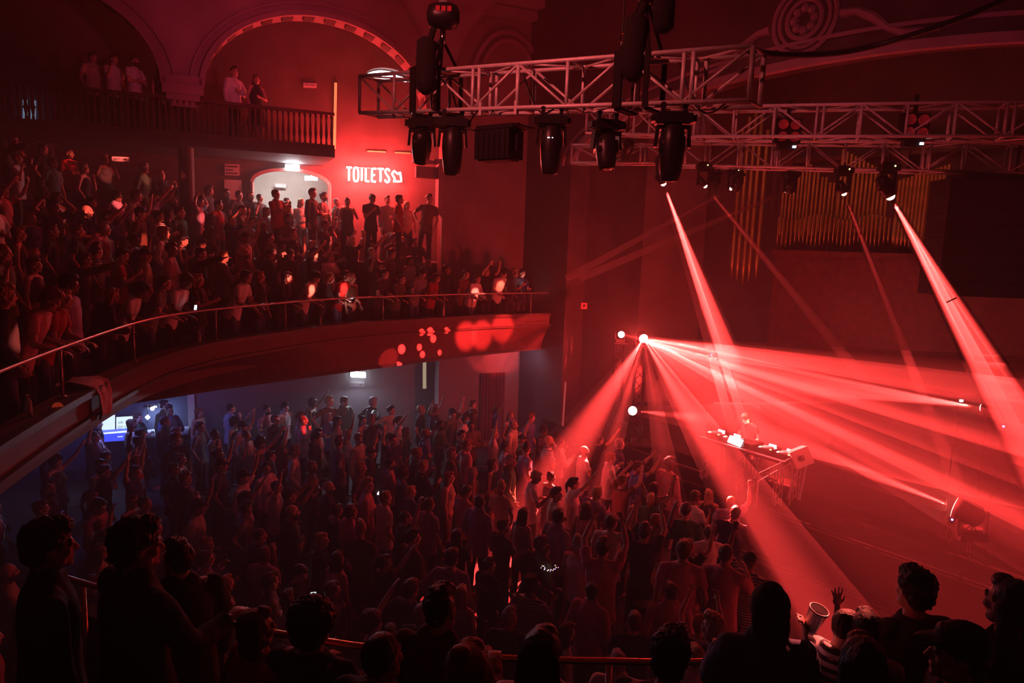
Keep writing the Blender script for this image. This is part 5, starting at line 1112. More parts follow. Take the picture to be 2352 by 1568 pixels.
def hat_mesh(P, J):
    mb = MB(); c = J['head']; RH = J['RH']; k = P.H / 1.75; q = lambda v: c + RH @ (V(v) * k); e = lambda v, r, n=16: mb.ell(q(v), V(r) * k, n, 10, RH)
    if P.hat == 'beanie': e((0, -.022, .062), (.100, .115, .094)); e((0, -.024, .02), (.104, .118, .030)); e((0, -.024, .0), (.102, .116, .028)); e((0, -.02, .140), (.06, .07, .03))
    if P.hat == 'cap':
        e((0, -.022, .060), (.088, .104, .080)); 
        for x in (-.05, -.025, 0, .025, .05): cap(mb, q((x, .05, .062)), q((x * .9, .155 - abs(x) * .5, .044 - abs(x) * .15)), .011 * k, .008 * k)
        e((0, -.02, .142), (.010, .010, .008))
    if P.hat == 'bucket': frus(mb, q((0, -.015, .04)), q((0, -.02, .14)), .105, .082, 18); frus(mb, q((0, -.01, .005)), q((0, -.015, .045)), .15, .105, 18)
    return remesh(mb, .010, P.hat, [], 1, .002, 30)
def colmat(name, c, r=.85, **kw): return mat(name, c, r, **kw)
SK = [colmat('skin light', (.58, .36, .28), .55), colmat('skin tan', (.45, .26, .19), .55), colmat('skin brown', (.22, .12, .085), .5), colmat('skin pale', (.66, .44, .37), .55)]
M_eye = colmat('eye and brow', (.04, .02, .015), .5); M_lip = colmat('lips', (.42, .14, .12), .5)
def hairmat(name, c, r=.5):
    m = mat(name, c, r, noise_amt=.5, nscale=60, bump=1.0); nt = m.node_tree
    tc = nt.nodes['Texture Coordinate']; n = nt.nodes['Noise Texture']; mp = nt.nodes.new('ShaderNodeMapping'); mp.inputs['Scale'].default_value = (1, 1, .18)
    nt.links.new(tc.outputs['Object'], mp.inputs['Vector']); nt.links.new(mp.outputs[0], n.inputs['Vector']); n.inputs['Scale'].default_value = 90; nt.nodes['Bump'].inputs['Distance'].default_value = .01
    return m
HAIR = dict(dark=hairmat('dark brown hair', (.018, .011, .009), .5), black=hairmat('black hair', (.006, .005, .006), .45), brown=hairmat('brown hair', (.07, .035, .02), .5), blond=hairmat('blond hair', (.42, .28, .14), .5), ginger=hairmat('ginger hair', (.25, .07, .02), .5), grey=hairmat('grey hair', (.28, .25, .25), .6))
CL = dict(white=(.78, .76, .76), black=(.012, .012, .014), grey=(.18, .17, .18), navy=(.02, .025, .07), pink=(.62, .30, .34), cream=(.62, .55, .45), blue=(.08, .13, .32), red=(.38, .02, .02), green=(.05, .13, .07), charcoal=(.04, .04, .045), denim=(.07, .10, .18), brown=(.12, .06, .035), olive=(.10, .10, .05), lilac=(.40, .33, .50), orange=(.55, .16, .04))
CM = {k: colmat(k + ' cloth', v, noise_amt=.1, nscale=14) for k, v in CL.items()}
def stripes(name, c1, c2, freq, axis='Z'):
    m = bpy.data.materials.new(name); m.use_nodes = True; nt = m.node_tree; b = nt.nodes['Principled BSDF']; b.inputs['Roughness'].default_value = .85
    tc = nt.nodes.new('ShaderNodeTexCoord'); wv = nt.nodes.new('ShaderNodeTexWave'); wv.bands_direction = axis; wv.inputs['Scale'].default_value = freq; r = nt.nodes.new('ShaderNodeValToRGB'); r.color_ramp.interpolation = 'CONSTANT'
    r.color_ramp.elements[0].color = (*c1, 1); r.color_ramp.elements[1].color = (*c2, 1); r.color_ramp.elements[1].position = .5
    nt.links.new(tc.outputs['Object'], wv.inputs['Vector']); nt.links.new(wv.outputs['Fac'], r.inputs[0]); nt.links.new(r.outputs[0], b.inputs['Base Color']); return m
CM['striped'] = stripes('striped cloth', (.75, .72, .7), (.03, .03, .04), 9)
def arch_(name, **k):
    P = Pose(**k); J = skeleton(P); vx = k.get('vox', .0115)
    d = dict(P=P, J=J, body=body_mesh(P, J, vx), top=top_mesh(P, J, k.get('tvox', .016)), legs=legs_mesh(P, J) if P.top != 'dress' else None, shoes=[shoes_mesh(P, J, c) for c in 'RL'], hair=hair_mesh(P, J, k.get('hvox', .011)), hat=hat_mesh(P, J) if P.hat else None)
    return d
HAIRW = dict(short='short', long='long', bun='tied-up', bob='bobbed', ponytail='ponytailed', curly='curly', buzz='cropped', quiff='swept-up', afro='full curly', bald='no')
TOPW = dict(tshirt='T-shirt', jacket='jacket', longsleeve='sweater', hoodie='hoodie', singlet='vest', crop='cropped top', dress='dress', shirt='shirt')
def setm(o, m):
    if not o.data.materials: o.data.materials.append(m)
    o.material_slots[0].link = 'OBJECT'; o.material_slots[0].material = m
def person(A, loc, rz, top='grey', hair='dark', skin=0, legs='black', scale=1.0, label='', group='people', cat='person', hatm='black', shoes=True, name='person', low=True):
    rt = thing(name, label, cat, loc, group); rt.rotation_euler = (0, 0, rz); rt.scale = (scale,) * 3; P = A['P']
    def part(nm, me, m):
        if me is None: return None
        o = bpy.data.objects.new(nm, me); COL.objects.link(o); o.parent = rt; setm(o, m); return o
    part('body', A['body'], SK[skin]); part({'tshirt': 'tee_shirt', 'longsleeve': 'sweater', 'crop': 'cropped_top'}.get(P.top, P.top), A['top'], CM[top] if isinstance(top, str) else top)
    if low and A['legs']: part(P.bottom, A['legs'], CM[legs])
    if shoes and low:
        for me in A['shoes']: part('shoe', me, CM['charcoal'])
    part('hair', A['hair'], HAIR[hair])
    if A['hat']: part(P.hat, A['hat'], CM[hatm] if isinstance(hatm, str) else hatm)
    return rt
# the pose library: each shape is built once and shared by everyone standing that way
LIB = dict(
 stand=arch_('stand', hair='short', arms=('relaxed', 'down'), hyaw=.1), stand2=arch_('stand2', H=1.80, hair='quiff', arms=('down', 'fold'), top='longsleeve', hyaw=-.3),
 fold=arch_('fold', hair='short', arms=('fold', 'fold'), H=1.78, beard=1), rail=arch_('rail', hair='short', arms=('rail', 'rail'), lean=.38, top='tshirt', hpitch=-.1),
 rail_l=arch_('rail_l', hair='long', fem=1, H=1.66, arms=('rail', 'rail'), lean=.34, top='longsleeve', hyaw=.3), rail_c=arch_('rail_c', hair='curly', arms=('rail', 'phone_low'), lean=.42, top='tshirt', hpitch=.3),
 phone=arch_('phone', hair='short', arms=('phone', 'phone_low'), hpitch=.42, H=1.77), phone_f=arch_('phone_f', hair='long', fem=1, H=1.65, arms=('phone', 'down'), hpitch=.35, top='singlet'),
 film=arch_('film', hair='quiff', arms=('filming', 'filming'), top='tshirt'), arm_up=arch_('arm_up', hair='short', arms=('up', 'down'), hyaw=-.1, H=1.80),
 both_up=arch_('both_up', hair='long', fem=1, H=1.67, arms=('up_bent', 'up'), top='crop'), fist=arch_('fist', hair='buzz', arms=('up_fist', 'relaxed'), top='tshirt', fat=1.08),
 point=arch_('point', hair='short', arms=('point', 'relaxed'), top='longsleeve', lean=.08), head=arch_('head', hair='curly', arms=('head', 'head'), H=1.77),
 drink=arch_('drink', hair='buzz', arms=('mouth', 'relaxed'), H=1.76, top='shirt' if 0 else 'tshirt'), long=arch_('long', hair='long', fem=1, H=1.68, arms=('relaxed', 'fold'), top='dress', hyaw=-.3),
 long2=arch_('long2', hair='long', fem=1, H=1.64, arms=('down', 'relaxed'), top='crop', hyaw=.35), bun=arch_('bun', hair='bun', fem=1, H=1.66, arms=('relaxed', 'mouth'), top='singlet'),
 bob=arch_('bob', hair='bob', fem=1, H=1.63, arms=('clap', 'clap'), top='tshirt'), pony=arch_('pony', hair='ponytail', fem=1, H=1.68, arms=('cheer', 'down'), top='tshirt'),
 curly=arch_('curly', hair='curly', arms=('relaxed', 'hip'), H=1.79, top='hoodie'), bald=arch_('bald', hair='bald', arms=('fold', 'fold'), H=1.8, fat=1.15, beard=1), jacket=arch_('jacket', hair='short', arms=('down', 'relaxed'), H=1.8, top='jacket', hyaw=.4, fat=1.05),
 capm=arch_('capm', hair='short', hat='cap', arms=('relaxed', 'up_fist'), H=1.78), bucket=arch_('bucket', hair='short', hat='bucket', arms=('drink', 'down'), H=1.76), afro=arch_('afro', hair='afro', fem=1, H=1.7, arms=('down', 'cheer'), top='singlet'), sway=arch_('sway', hair='short', arms=('clap', 'drink'), H=1.74, side=1, top='longsleeve', hroll=.15), twist=arch_('twist', hair='quiff', arms=('hip', 'relaxed'), H=1.82, hyaw=1.0, side=-1),
)
LIB['bald2'] = dict(LIB['drink'])
POSEW = dict(stand='standing', stand2='arm across chest', fold='bearded, arms folded', rail='leaning forward', rail_l='leaning, looking left', rail_c='leaning, head bowed', phone='studying hands', phone_f='looking down', film='hands raised', arm_up='arm straight up', both_up='both arms up', fist='fist raised', point='pointing forward', head='hands behind head', drink='hand at mouth', long='arm across waist', long2='arms down', bun='hand to face', bob='hands together', pony='one arm lifted', curly='hand on hip', bald='bald, arms folded', jacket='arms at sides', capm='cap, fist up', bucket='in bucket hat', afro='one arm out', sway='swaying', twist='head turned aside')
# directions people face
def face(loc, tgt=None, rnd_=0):
    t = tgt if tgt is not None else aty(1712, 985, 14.3); d = V(t) - V(loc); return math.atan2(-d.x, d.y) + rnd_
USED = set(); KEY = {}; ALLP = []
def mklabel(key, top, hair, place, extra=''):
    P = LIB[key]['P']; col = dict(striped='striped').get(top, top); hw = HAIRW[P.hair]; hc = '' if P.hair in ('bald',) else hair + ' '
    w = 'woman' if False else 'person'
    base = f"{hw} {hc.strip()}-haired person, {col} {TOPW[P.top]}, {POSEW[key]}" if P.hair != 'bald' else f"person, {POSEW[key]}, {col} {TOPW[P.top]}"
    return base + ', ' + place
def crowd(spots, place_of, group, keys, seed, tops, facing=None):
    rr = random.Random(seed); out = []
    for i, (x, y, z) in enumerate(spots):
        for _ in range(60):
            k = rr.choice(keys(x, y, z)) if callable(keys) else rr.choice(keys); tp = rr.choice(tops); h = rr.choice(['dark', 'dark', 'black', 'brown', 'brown', 'blond', 'ginger', 'grey'] if LIB[k]['P'].hair != 'afro' else ['black', 'dark'])
            lab = mklabel(k, tp, h, place_of(x, y, z, i))
            if lab not in USED: break
        USED.add(lab)
        rz = face((x, y, z), None, rr.gauss(0, .28)) if facing is None else facing(x, y, z, rr)
        KEY[len(ALLP)] = k; ALLP.append(person(LIB[k], (x, y, z), rz, tp, h, rr.choice([0, 0, 0, 1, 3, 2]), rr.choice(['black', 'denim', 'charcoal', 'black', 'brown', 'olive']), rr.uniform(.95, 1.05), lab, group, shoes=(group != 'people on the dance floor')))
    return out
# ------------------------------------------------------------------ side balcony
def zoneB(px):
    for lim, w in ((60, 'at left picture edge'), (140, 'left of the hanging jacket'), (240, 'above the hanging jacket'), (340, 'below the lilac sign'), (430, 'left of the dark pier'), (500, 'below the dark pier'), (575, 'below the pale panel door'), (665, 'left of the doorway lamp'), (760, 'right of the doorway lamp'), (850, 'below the neon letters'), (930, 'below the neon arrow'), (1010, 'below the tilted lamp'), (1090, 'above the lit panel'), (1400, 'at the far balcony end')):
        if px < lim: return w
ROWW = ['at rail', 'second row', 'third row', 'fourth row', 'fifth row', 'sixth row', 'seventh row', 'eighth row', 'ninth row']
def railpoint(px, off, z):
    c = ro(off, z)
    for a, b in zip(c[:-1], c[1:]):
        xa, xb = proj(a)[0], proj(b)[0]
        if xa <= px <= xb: return a.lerp(b, (px - xa) / (xb - xa + 1e-9))
    return None
BT = ['black', 'black', 'black', 'charcoal', 'charcoal', 'brown', 'grey', 'white', 'navy', 'black', 'cream', 'red', 'blue', 'olive', 'striped', 'pink', 'brown', 'lilac', 'green']
front = [(28, 'curly', 'charcoal'), (66, 'rail_c', 'pink'), (112, 'rail', 'red'), (172, 'curly', 'lilac'), (232, 'rail_l', 'black'), (286, 'rail_c', 'white'), (350, 'rail', 'grey'), (395, 'rail_c', 'white'), (458, 'bob', 'black'), (541, 'rail', 'white'),
 (597, 'stand', 'black'), (640, 'rail_l', 'black'), (697, 'rail_c', 'cream'), (736, 'rail_l', 'charcoal'), (774, 'rail', 'red'), (806, 'long2', 'brown'), (862, 'rail', 'charcoal'), (905, 'rail_l', 'olive'), (948, 'rail_c', 'grey'), (985, 'rail_l', 'red'), (1020, 'jacket', 'black'), (1050, 'rail', 'brown'), (1080, 'rail_l', 'white'), (1112, 'film', 'black'), (1137, 'rail_c', 'cream'), (1165, 'rail', 'charcoal'), (1192, 'phone', 'navy')]
rr = random.Random(11); FRONT = {}
for px, key, tp in front:
    ok = key.startswith('rail'); p = railpoint(px, .50 if ok else .44, ZF)
    if p is None: continue
    h = rr.choice(['dark', 'brown', 'black', 'blond', 'ginger']); lab = mklabel(key, tp, h, ROWW[0] + ', ' + zoneB(px))
    while lab in USED: h = rr.choice(list(HAIR)); lab = mklabel(key, tp, h, ROWW[0] + ', ' + zoneB(px))
    USED.add(lab); d = RN[min(range(len(RC)), key=lambda k: (RC[k] - V((p.x, p.y, 0))).length)]
    aim = V((p.x, p.y, 0)) - d * 5; t = aty(1712, 985, 14.3); aim = aim.lerp(t, .45)
    FRONT[px] = person(LIB[key], p, face(p, aim, rr.gauss(0, .12)), tp, h, rr.choice([0, 0, 1, 3, 2]), rr.choice(['black', 'denim', 'charcoal']), rr.uniform(.97, 1.04), lab, 'people leaning at the side balcony rail')
# logo on the black shirt at the rail
def on_chest(rt, A, name, strokes, m, zc=.34, back=False, sc_=1.0, r=.006):
    T = A['J']['T']; mb = MB()
    for s in strokes: mb.path([T((x * sc_, (-1 if back else 1) * .131 * math.sqrt(max(.1, 1 - (x * sc_ / .19) ** 2)), zc + z * sc_)) for x, z in s], r, 5)
    o = mb.build(name, m, rt); return o
A597 = LIB['stand']
on_chest(FRONT[597], A597, 'printed_logo', [[(.085 * math.cos(a), .085 * math.sin(a)) for a in [PI * 1.05 + k * PI * .9 / 12 for k in range(13)]], [(-.05, .03), (-.04, -.02), (0, -.05), (.04, -.02), (.05, .03)]], CM['white'], .20, r=.008)
spots = []; rows_of = {}
for k in range(1, 9):
    c = ro(.25 + .85 * k + .42, ZF + .36 * k); L = 0; nxt = rr.uniform(0, .3)
    for a, b in zip(c[:-1], c[1:]):
        seg = (b - a).length
        while nxt < L + seg:
            p = a.lerp(b, (nxt - L) / seg); nxt += rr.uniform(.46, .66) * (1.0 if k < 6 else 1.3); p = p + V((rr.uniform(-.08, .08), rr.uniform(-.08, .08), 0))
            q = proj(p + V((0, 0, 1.6)))
            tb = (p - B0).dot(gn); tg = (p - gp(0)).dot(gn); tgl = (p - G0).dot(g_)
            if -20 < q[0] < 1205 and q[1] > 300 and tb < -.5 and not (tgl > TPW - .35 and tg > -.3) and p.z < 5.25 if k <= 5 else (-20 < q[0] < 430 and tb < -.6): 
                if abs(tgl - tcap) < .3 and abs(tg - .3) < .3: continue
                if k >= 5 and q[0] > 560: continue
                if rr.random() < .03 + .01 * k: continue
                spots.append((p.x, p.y, p.z)); rows_of[len(spots) - 1] = k
        L += seg
gen = ['stand', 'stand2', 'fold', 'phone', 'phone_f', 'film', 'arm_up', 'point', 'head', 'drink', 'long', 'long2', 'bun', 'bob', 'pony', 'curly', 'bald', 'jacket', 'capm', 'bucket', 'afro', 'sway', 'twist']
calm = ['stand', 'stand2', 'fold', 'phone', 'phone_f', 'drink', 'long', 'long2', 'bun', 'bob', 'curly', 'jacket', 'sway', 'twist', 'bald', 'stand', 'long2', 'capm', 'point', 'film', 'head']
crowd(spots, lambda x, y, z, i: ROWW[rows_of[i]] + ', ' + zoneB(proj((x, y, z + 1.6))[0]), 'people standing on the side balcony steps', calm, 21, BT)
nbal = len(spots)
# people on the landing by the doorway and under the neon
land = [(520, 'jacket', 'black', 'dark', 18.6, 'beside the pale panel door'), (549, 'stand', 'charcoal', 'dark', 18.6, 'beside the pale panel door, nearer the doorway'), (574, 'jacket', 'black', 'brown', 18.9, 'at the left doorpost'), (596, 'drink', 'charcoal', 'black', 18.9, 'silhouetted at the left of the bright doorway'),
 (633, 'long2', 'pink', 'brown', 19.2, 'in front of the bright doorway, left of three women'), (658, 'long', 'black', 'black', 19.3, 'in front of the bright doorway, middle of three'), (691, 'long2', 'white', 'blond', 19.2, 'in front of the bright doorway, right of three'), (742, 'fold', 'grey', 'dark', 19.0, 'at the right edge of the bright doorway'),
 (772, 'drink', 'black', 'grey', 19.4, 'under the T of the neon'), (798, 'bun', 'charcoal', 'dark', 18.3, 'below the neon letters, second from the door'), (716, 'stand2', 'black', 'dark', 18.1, 'in front of the doorway group'), (852, 'phone', 'charcoal', 'dark', 18.2, 'below the last neon letters'),
 (888, 'stand2', 'grey', 'brown', 19.5, 'under the neon arrow, farther back'), (934, 'long2', 'cream', 'blond', 19.2, 'right of the neon arrow'), (915, 'stand', 'red', 'brown', 17.9, 'in front of the wall below the neon arrow'), (975, 'twist', 'brown', 'dark', 18.6, 'beside the white pilaster'), (640, 'sway', 'red', 'brown', 17.4, 'before the doorway women'), (480, 'curly', 'charcoal', 'brown', 18.0, 'just right of the dark pier')]
for px, key, tp, h, Y, pl in land:
    p = aty(px, 500, Y); p = V((p.x, p.y, 5.3)); lab = mklabel(key, tp, h, pl); USED.add(lab)
    o = person(LIB[key], p, face(p, aty(1400, 800, 15), rr.gauss(0, .5)), tp, h, 0, 'black', rr.uniform(.97, 1.03), ' '.join(lab.split()[:16]), 'people on the landing below the neon')
    if px == 772: STW = o
# upper gallery
for px, key, tp, h, pl in ((215, 'stand', 'cream', 'dark', 'leftmost of three on the upper gallery'), (262, 'drink', 'white', 'black', 'middle of three on the upper gallery'), (310, 'fold', 'white', 'brown', 'right of three on the upper gallery'), (370, 'long2', 'red', 'dark', 'alone left of the arch capital, upper gallery'), (537, 'stand2', 'white', 'dark', 'in the great arch, upper gallery'), (588, 'long', 'charcoal', 'brown', 'right of the other in the great arch')):
    g0 = onG(px, 200, .45); p = V((g0.x, g0.y, 8.1)); person(LIB[key], p, face(p, aty(1176, 800, 12), rr.gauss(0, .2)), tp, h, 0, 'black', 1.0, mklabel(key, tp, h, pl), 'people on the upper gallery')
# ------------------------------------------------------------------ floor crowd
def zoneF(px):
    for lim, w in ((120, 'far left'), (240, 'left of the bar'), (340, 'below the bar screens'), (440, 'below the bar counter'), (560, 'right of the bar'), (680, 'left of the EXIT sign'), (800, 'just left of EXIT'), (900, 'below the EXIT sign'), (1000, 'below the dotted light'), (1120, 'below the lit panel'), (1220, 'below far balcony end'), (1330, 'left of stage beams'), (1430, 'in the steep beam'), (1560, 'between the beams'), (1900, 'by the stage barrier')):
        if px < lim: return w
def depthF(py):
    for lim, w in ((1030, 'rear floor'), (1110, 'far floor'), (1200, 'middle floor'), (1300, 'near floor'), (9999, 'nearest floor')):
        if py < lim: return w
def sdist(p): return -(V((p[0], p[1], 0)) - P0).dot(a_)
cand = []
rr = random.Random(4); fixed = [(aty(1120, 1300, 9.0), 1), (aty(855, 945, 17.4), 1), (aty(1277, 1035, 16.2), 1), (aty(1385, 1290, 8.6), 1), (aty(1570, 1290, 8.5), 1), (aty(1665, 1300, 8.4), 1), (aty(1895, 1380, 7.6), 1), (aty(705, 1312, 8.3), 1), (aty(1030, 1290, 9.2), 1)]
sp_ = .80; j = 0; y = 6.6
while y < 18.2:
    x = -10.0 + (j % 2) * sp_ / 2
    while x < 7:
        p = V((x + rr.uniform(-.14, .14), y + rr.uniform(-.14, .14), 0)); q = proj(p + V((0, 0, 1.6)))
        if (p - L0).dot(gn) < -.55 and sdist(p) > 1.7 and -30 < q[0] < 1720 and q[1] < 1545 and all((V((p.x, p.y, 0)) - V((f.x, f.y, 0))).length > .5 for f, _ in fixed): cand.append((q, p))
        x += sp_
    y += sp_ * .86; j += 1
# keep those not hidden behind the balcony front
def under_edge(q):
    return q[1] > interp(q[0], [0, 200, 430, 600, 900, 1250, 1251], [1095, 962, 915, 885, 845, 805, 0])
cand = [c for c in cand if under_edge(c[0])]
fs = [(p.x, p.y, 0) for q, p in cand if rr.random() > (.0 if q[1] > 1100 else .12)]
print('BALCONY', nbal, 'FLOOR', len(fs))
def keysF(x, y, z): return ['stand', 'stand2', 'stand', 'stand2', 'jacket', 'curly', 'long2', 'long', 'bun', 'phone', 'fold', 'drink', 'twist', 'sway', 'bob', 'stand', 'stand2', 'jacket', 'curly', 'long2', 'arm_up', 'both_up', 'fist', 'long', 'long2', 'bun', 'bob', 'pony', 'curly', 'bald', 'capm', 'bucket', 'afro', 'sway', 'twist', 'film', 'fold', 'drink', 'stand', 'stand', 'long2', 'jacket', 'twist', 'sway', 'bald2']
LIB['bald2'] = LIB['jacket']; POSEW['bald2'] = 'arms at sides'
crowd(fs, lambda x, y, z, i: depthF(proj((x, y, 1.6))[1]) + ', ' + zoneF(proj((x, y, 1.6))[0]), 'people on the dance floor', keysF, 31, BT + ['white', 'white', 'cream', 'lilac', 'grey', 'pink', 'white'])
def fixed_person(px, py, Y, key, tp, h, skin, label, z=0, rz=None, sc_=None, hatm='black', jit=0, legs='black', group='people on the dance floor', A=None):
    A = A or LIB[key]; hc = aty(px, py, Y); s = sc_ or max(.8, min(1.2, (hc.z - z) / (A['P'].H * .925))); c = A['J']['head']
    p = V((hc.x, hc.y, z)); r = face(p, None, jit) if rz is None else rz; off = Matrix.Rotation(r, 3, 'Z') @ V((c.x, c.y, 0)) * s; p = V((p.x - off.x, p.y - off.y, z)); USED.add(label)
    return person(A, p, r, tp, h, skin, legs, s, label, group, hatm=hatm)
def vest(rt, A, m, full=True):
    T = A['J']['T']
    for z in (.10, .24): 
        mb = MB(); n = 28
        rows = [[T((.186 * math.cos(2 * PI * k / n) * (1.0), .142 * math.sin(2 * PI * k / n), z + dz)) for k in range(n + 1)] for dz in (0, .05)]
        mb.sheet(rows); mb.build('reflective_band', m, rt)
    for sx in (-1, 1):
        mb = MB(); rows = [[T((sx * (x + .0), y, z)) for (y, z) in ((.140, .26), (.139, .36), (.122, .44), (.085, .515), (.0, .562), (-.085, .515), (-.122, .44), (-.139, .36), (-.140, .26))] for x in (.085, .125)]; mb.sheet(rows); mb.build('reflective_strap', m, rt)
REFL = mat('reflective tape', (.9, .92, .85), .4)
o = fixed_person(858, 925, 17.4, 'curly', 'black', 'grey', 0, 'tall steward in a black vest with white reflective bands below the EXIT sign', rz=-.7); vest(o, LIB['curly'], REFL)
o = fixed_person(1277, 1022, 16.0, 'jacket', 'black', 'dark', 2, 'steward with a reflective collar outline standing left of the stage beams', rz=.4); vest(o, LIB['jacket'], REFL)
vest(STW, LIB['drink'], REFL)
bo = fixed_person(1125, 1300, 9.0, 'stand2', 'black', 'dark', 0, 'person in a black long-sleeved top with BOYS printed on the back', rz=-.75)
SB = {'B': [[(0, 0), (0, .1), (.045, .1), (.055, .085), (.055, .065), (.04, .052), (0, .052)], [(.04, .052), (.06, .04), (.06, .015), (.045, 0), (0, 0)]], 'O': [[(.03 + .03 * math.cos(a), .05 + .05 * math.sin(a)) for a in [k * PI / 6 for k in range(13)]]], 'Y': [[(0, .1), (.03, .05), (.06, .1)], [(.03, .05), (.03, 0)]], 'S': [[(.055, .085), (.04, .1), (.012, .1), (.002, .08), (.01, .06), (.045, .043), (.058, .02), (.045, 0), (.012, 0), (0, .015)]]}
st_ = []
for i, ch in enumerate('BOYS'): st_ += [[(-(-.15 + .08 * i + x) * 1.0, z) for x, z in s] for s in SB[ch]]
on_chest(bo, LIB['stand2'], 'printed_word', st_, CM['pink'], .34, True, 1.0, .005)
fixed_person(1385, 1262, 8.6, 'film', 'pink', 'dark', 0, 'big man in a pale T-shirt seen from behind under the steep beam', rz=-.25)
fixed_person(1570, 1262, 8.6, 'twist', 'pink', 'brown', 0, 'man in a pale pink T-shirt seen from behind, right of the steep beam', rz=-.3, A=dict(LIB['stand']))
fixed_person(1668, 1275, 8.5, 'drink', 'pink', 'dark', 0, 'man in a pale T-shirt with a hand at his mouth, left of the beanie head', rz=-.6)
fixed_person(1480, 1225, 9.4, 'film', 'charcoal', 'dark', 0, 'person holding a phone overhead between the two beams', rz=-.3)
fixed_person(1640, 1400, 6.6, 'twist', 'black', 'blond', 0, 'blond person in black below the pale T-shirts, left of the beanie head', rz=-.3)
hp = fixed_person(1878, 1400, 6.4, None, 'red', 'brown', 0, 'person with one open hand raised above the clear cup', rz=.1, A=arch_('wave', hair='short', arms=('wave', 'down'), H=1.76, vox=.0085, hyaw=.3))
def hand_at(rt, A, nm='R', d=.11):
    J = A['J']; p = J['wr' + nm] + J['f' + nm] * d; return Matrix.Translation(rt.location) @ rt.rotation_euler.to_matrix().to_4x4() @ Matrix.Scale(rt.scale[0], 4) @ p
def phone(p, aim, lab, m='screen', lit=None, s=1):
    rt = thing('smartphone', lab, 'phone', p, 'lit phones in the crowd'); d = (V(aim) - p).normalized(); T = Matrix.Translation(p) @ d.to_track_quat('-Y', 'Z').to_matrix().to_4x4()
    R = T.to_3x3(); mb = MB(); mb.box(p, (.075 * s, .009, .155 * s), R); hang(rt, mb, 'case', M['black']); mb = MB(); mb.box(p + R @ V((0, -.006, 0)), (.066 * s, .003, .142 * s), R); hang(rt, mb, 'screen', M[m])
    if lit: light('POINT', 'phone_glow', p + R @ V((0, -.08, .02)), lit, (1, .55, .5), .04)
o = fixed_person(690, 1318, 8.3, 'phone', 'charcoal', 'dark', 0, 'person lit by a white phone screen on the near floor left', rz=-1.9); phone(hand_at(o, LIB['phone']) + V((0, -.02, .05)), EYE, 'bright white phone screen on the near floor at left')
M['ps'] = mat('purple lit glasses', (.5, .2, .6), .3, emit=(.75, .25, 1), es=4)
for px, py, lab in ((843, 1135, 'tiny white phone light on the floor crowd, left of centre'), (775, 1086, 'small red phone light in the floor crowd below the EXIT sign')):
    best = min(((proj(hand_at(o, LIB[KEY[i]], c))[0] - px) ** 2 + (proj(hand_at(o, LIB[KEY[i]], c))[1] - py) ** 2, i, c) for i, o in enumerate(ALLP) if o.location.z < 1 for c in 'RL')
    q = hand_at(ALLP[best[1]], LIB[KEY[best[1]]], best[2], .12); phone(q + V((0, -.01, .03)), EYE, lab, 'led_white' if px == 843 else 'lens_red', s=.45)
gl_ = fixed_person(218, 1113, 12.0, 'stand', 'black', 'dark', 0, 'person wearing glowing purple glasses on the far left floor', rz=-2.3)
gj = LIB['stand']['J']
for sx in (-1, 1): mb = MB(); mb.box(gj['head'] + gj['RH'] @ V((sx * .034, .105, .01)), (.055, .01, .022), gj['RH']); mb.build('glowing_lens', M['ps'], gl_)
o = fixed_person(1250, 1262, 9.4, 'rail', 'charcoal', 'brown', 0, 'person bending forward with a curl of tiny coloured lights', rz=-1.2)
bgp = aty(1262, 1300, o.location.y - .22)
for k in range(16):
    a = PI * 1.0 + k * PI / 15; mb = MB(); mb.ell(bgp + V((.08 * math.cos(a) * (1 + .3 * (k % 3)), 0, .07 * math.sin(a) + .015 * (k % 2))), .006, 6, 5); mb.v = [tuple((Matrix.Translation(o.location) @ o.rotation_euler.to_matrix().to_4x4() @ Matrix.Scale(o.scale[0], 4)).inverted() @ V(p)) for p in mb.v]; mb.build('light_bulb', M[('led_white', 'led_amber', 'ps')[k % 3]], o)
# phones on the balcony
phone(hand_at(FRONT[395], LIB['rail_c'], 'L') + V((0, 0, .10)), aty(430, 660, 11), 'phone with a white torch held over the rail beside the white T-shirt', 'led_white', s=.6)
phone(hand_at(FRONT[774], LIB['rail'], 'R') + V((0, 0, .05)), FRONT[774].location + V((0, 0, 1.4)), 'glaring phone held over the rail below the doorway lamp', 'led_white', 2.5)
phone(hand_at(FRONT[1192], LIB['phone'], 'R') + V((0, 0, .03)), FRONT[1192].location + V((0, 0, 1.5)), 'phone held at the far end of the rail', 'led_white', 1.2)
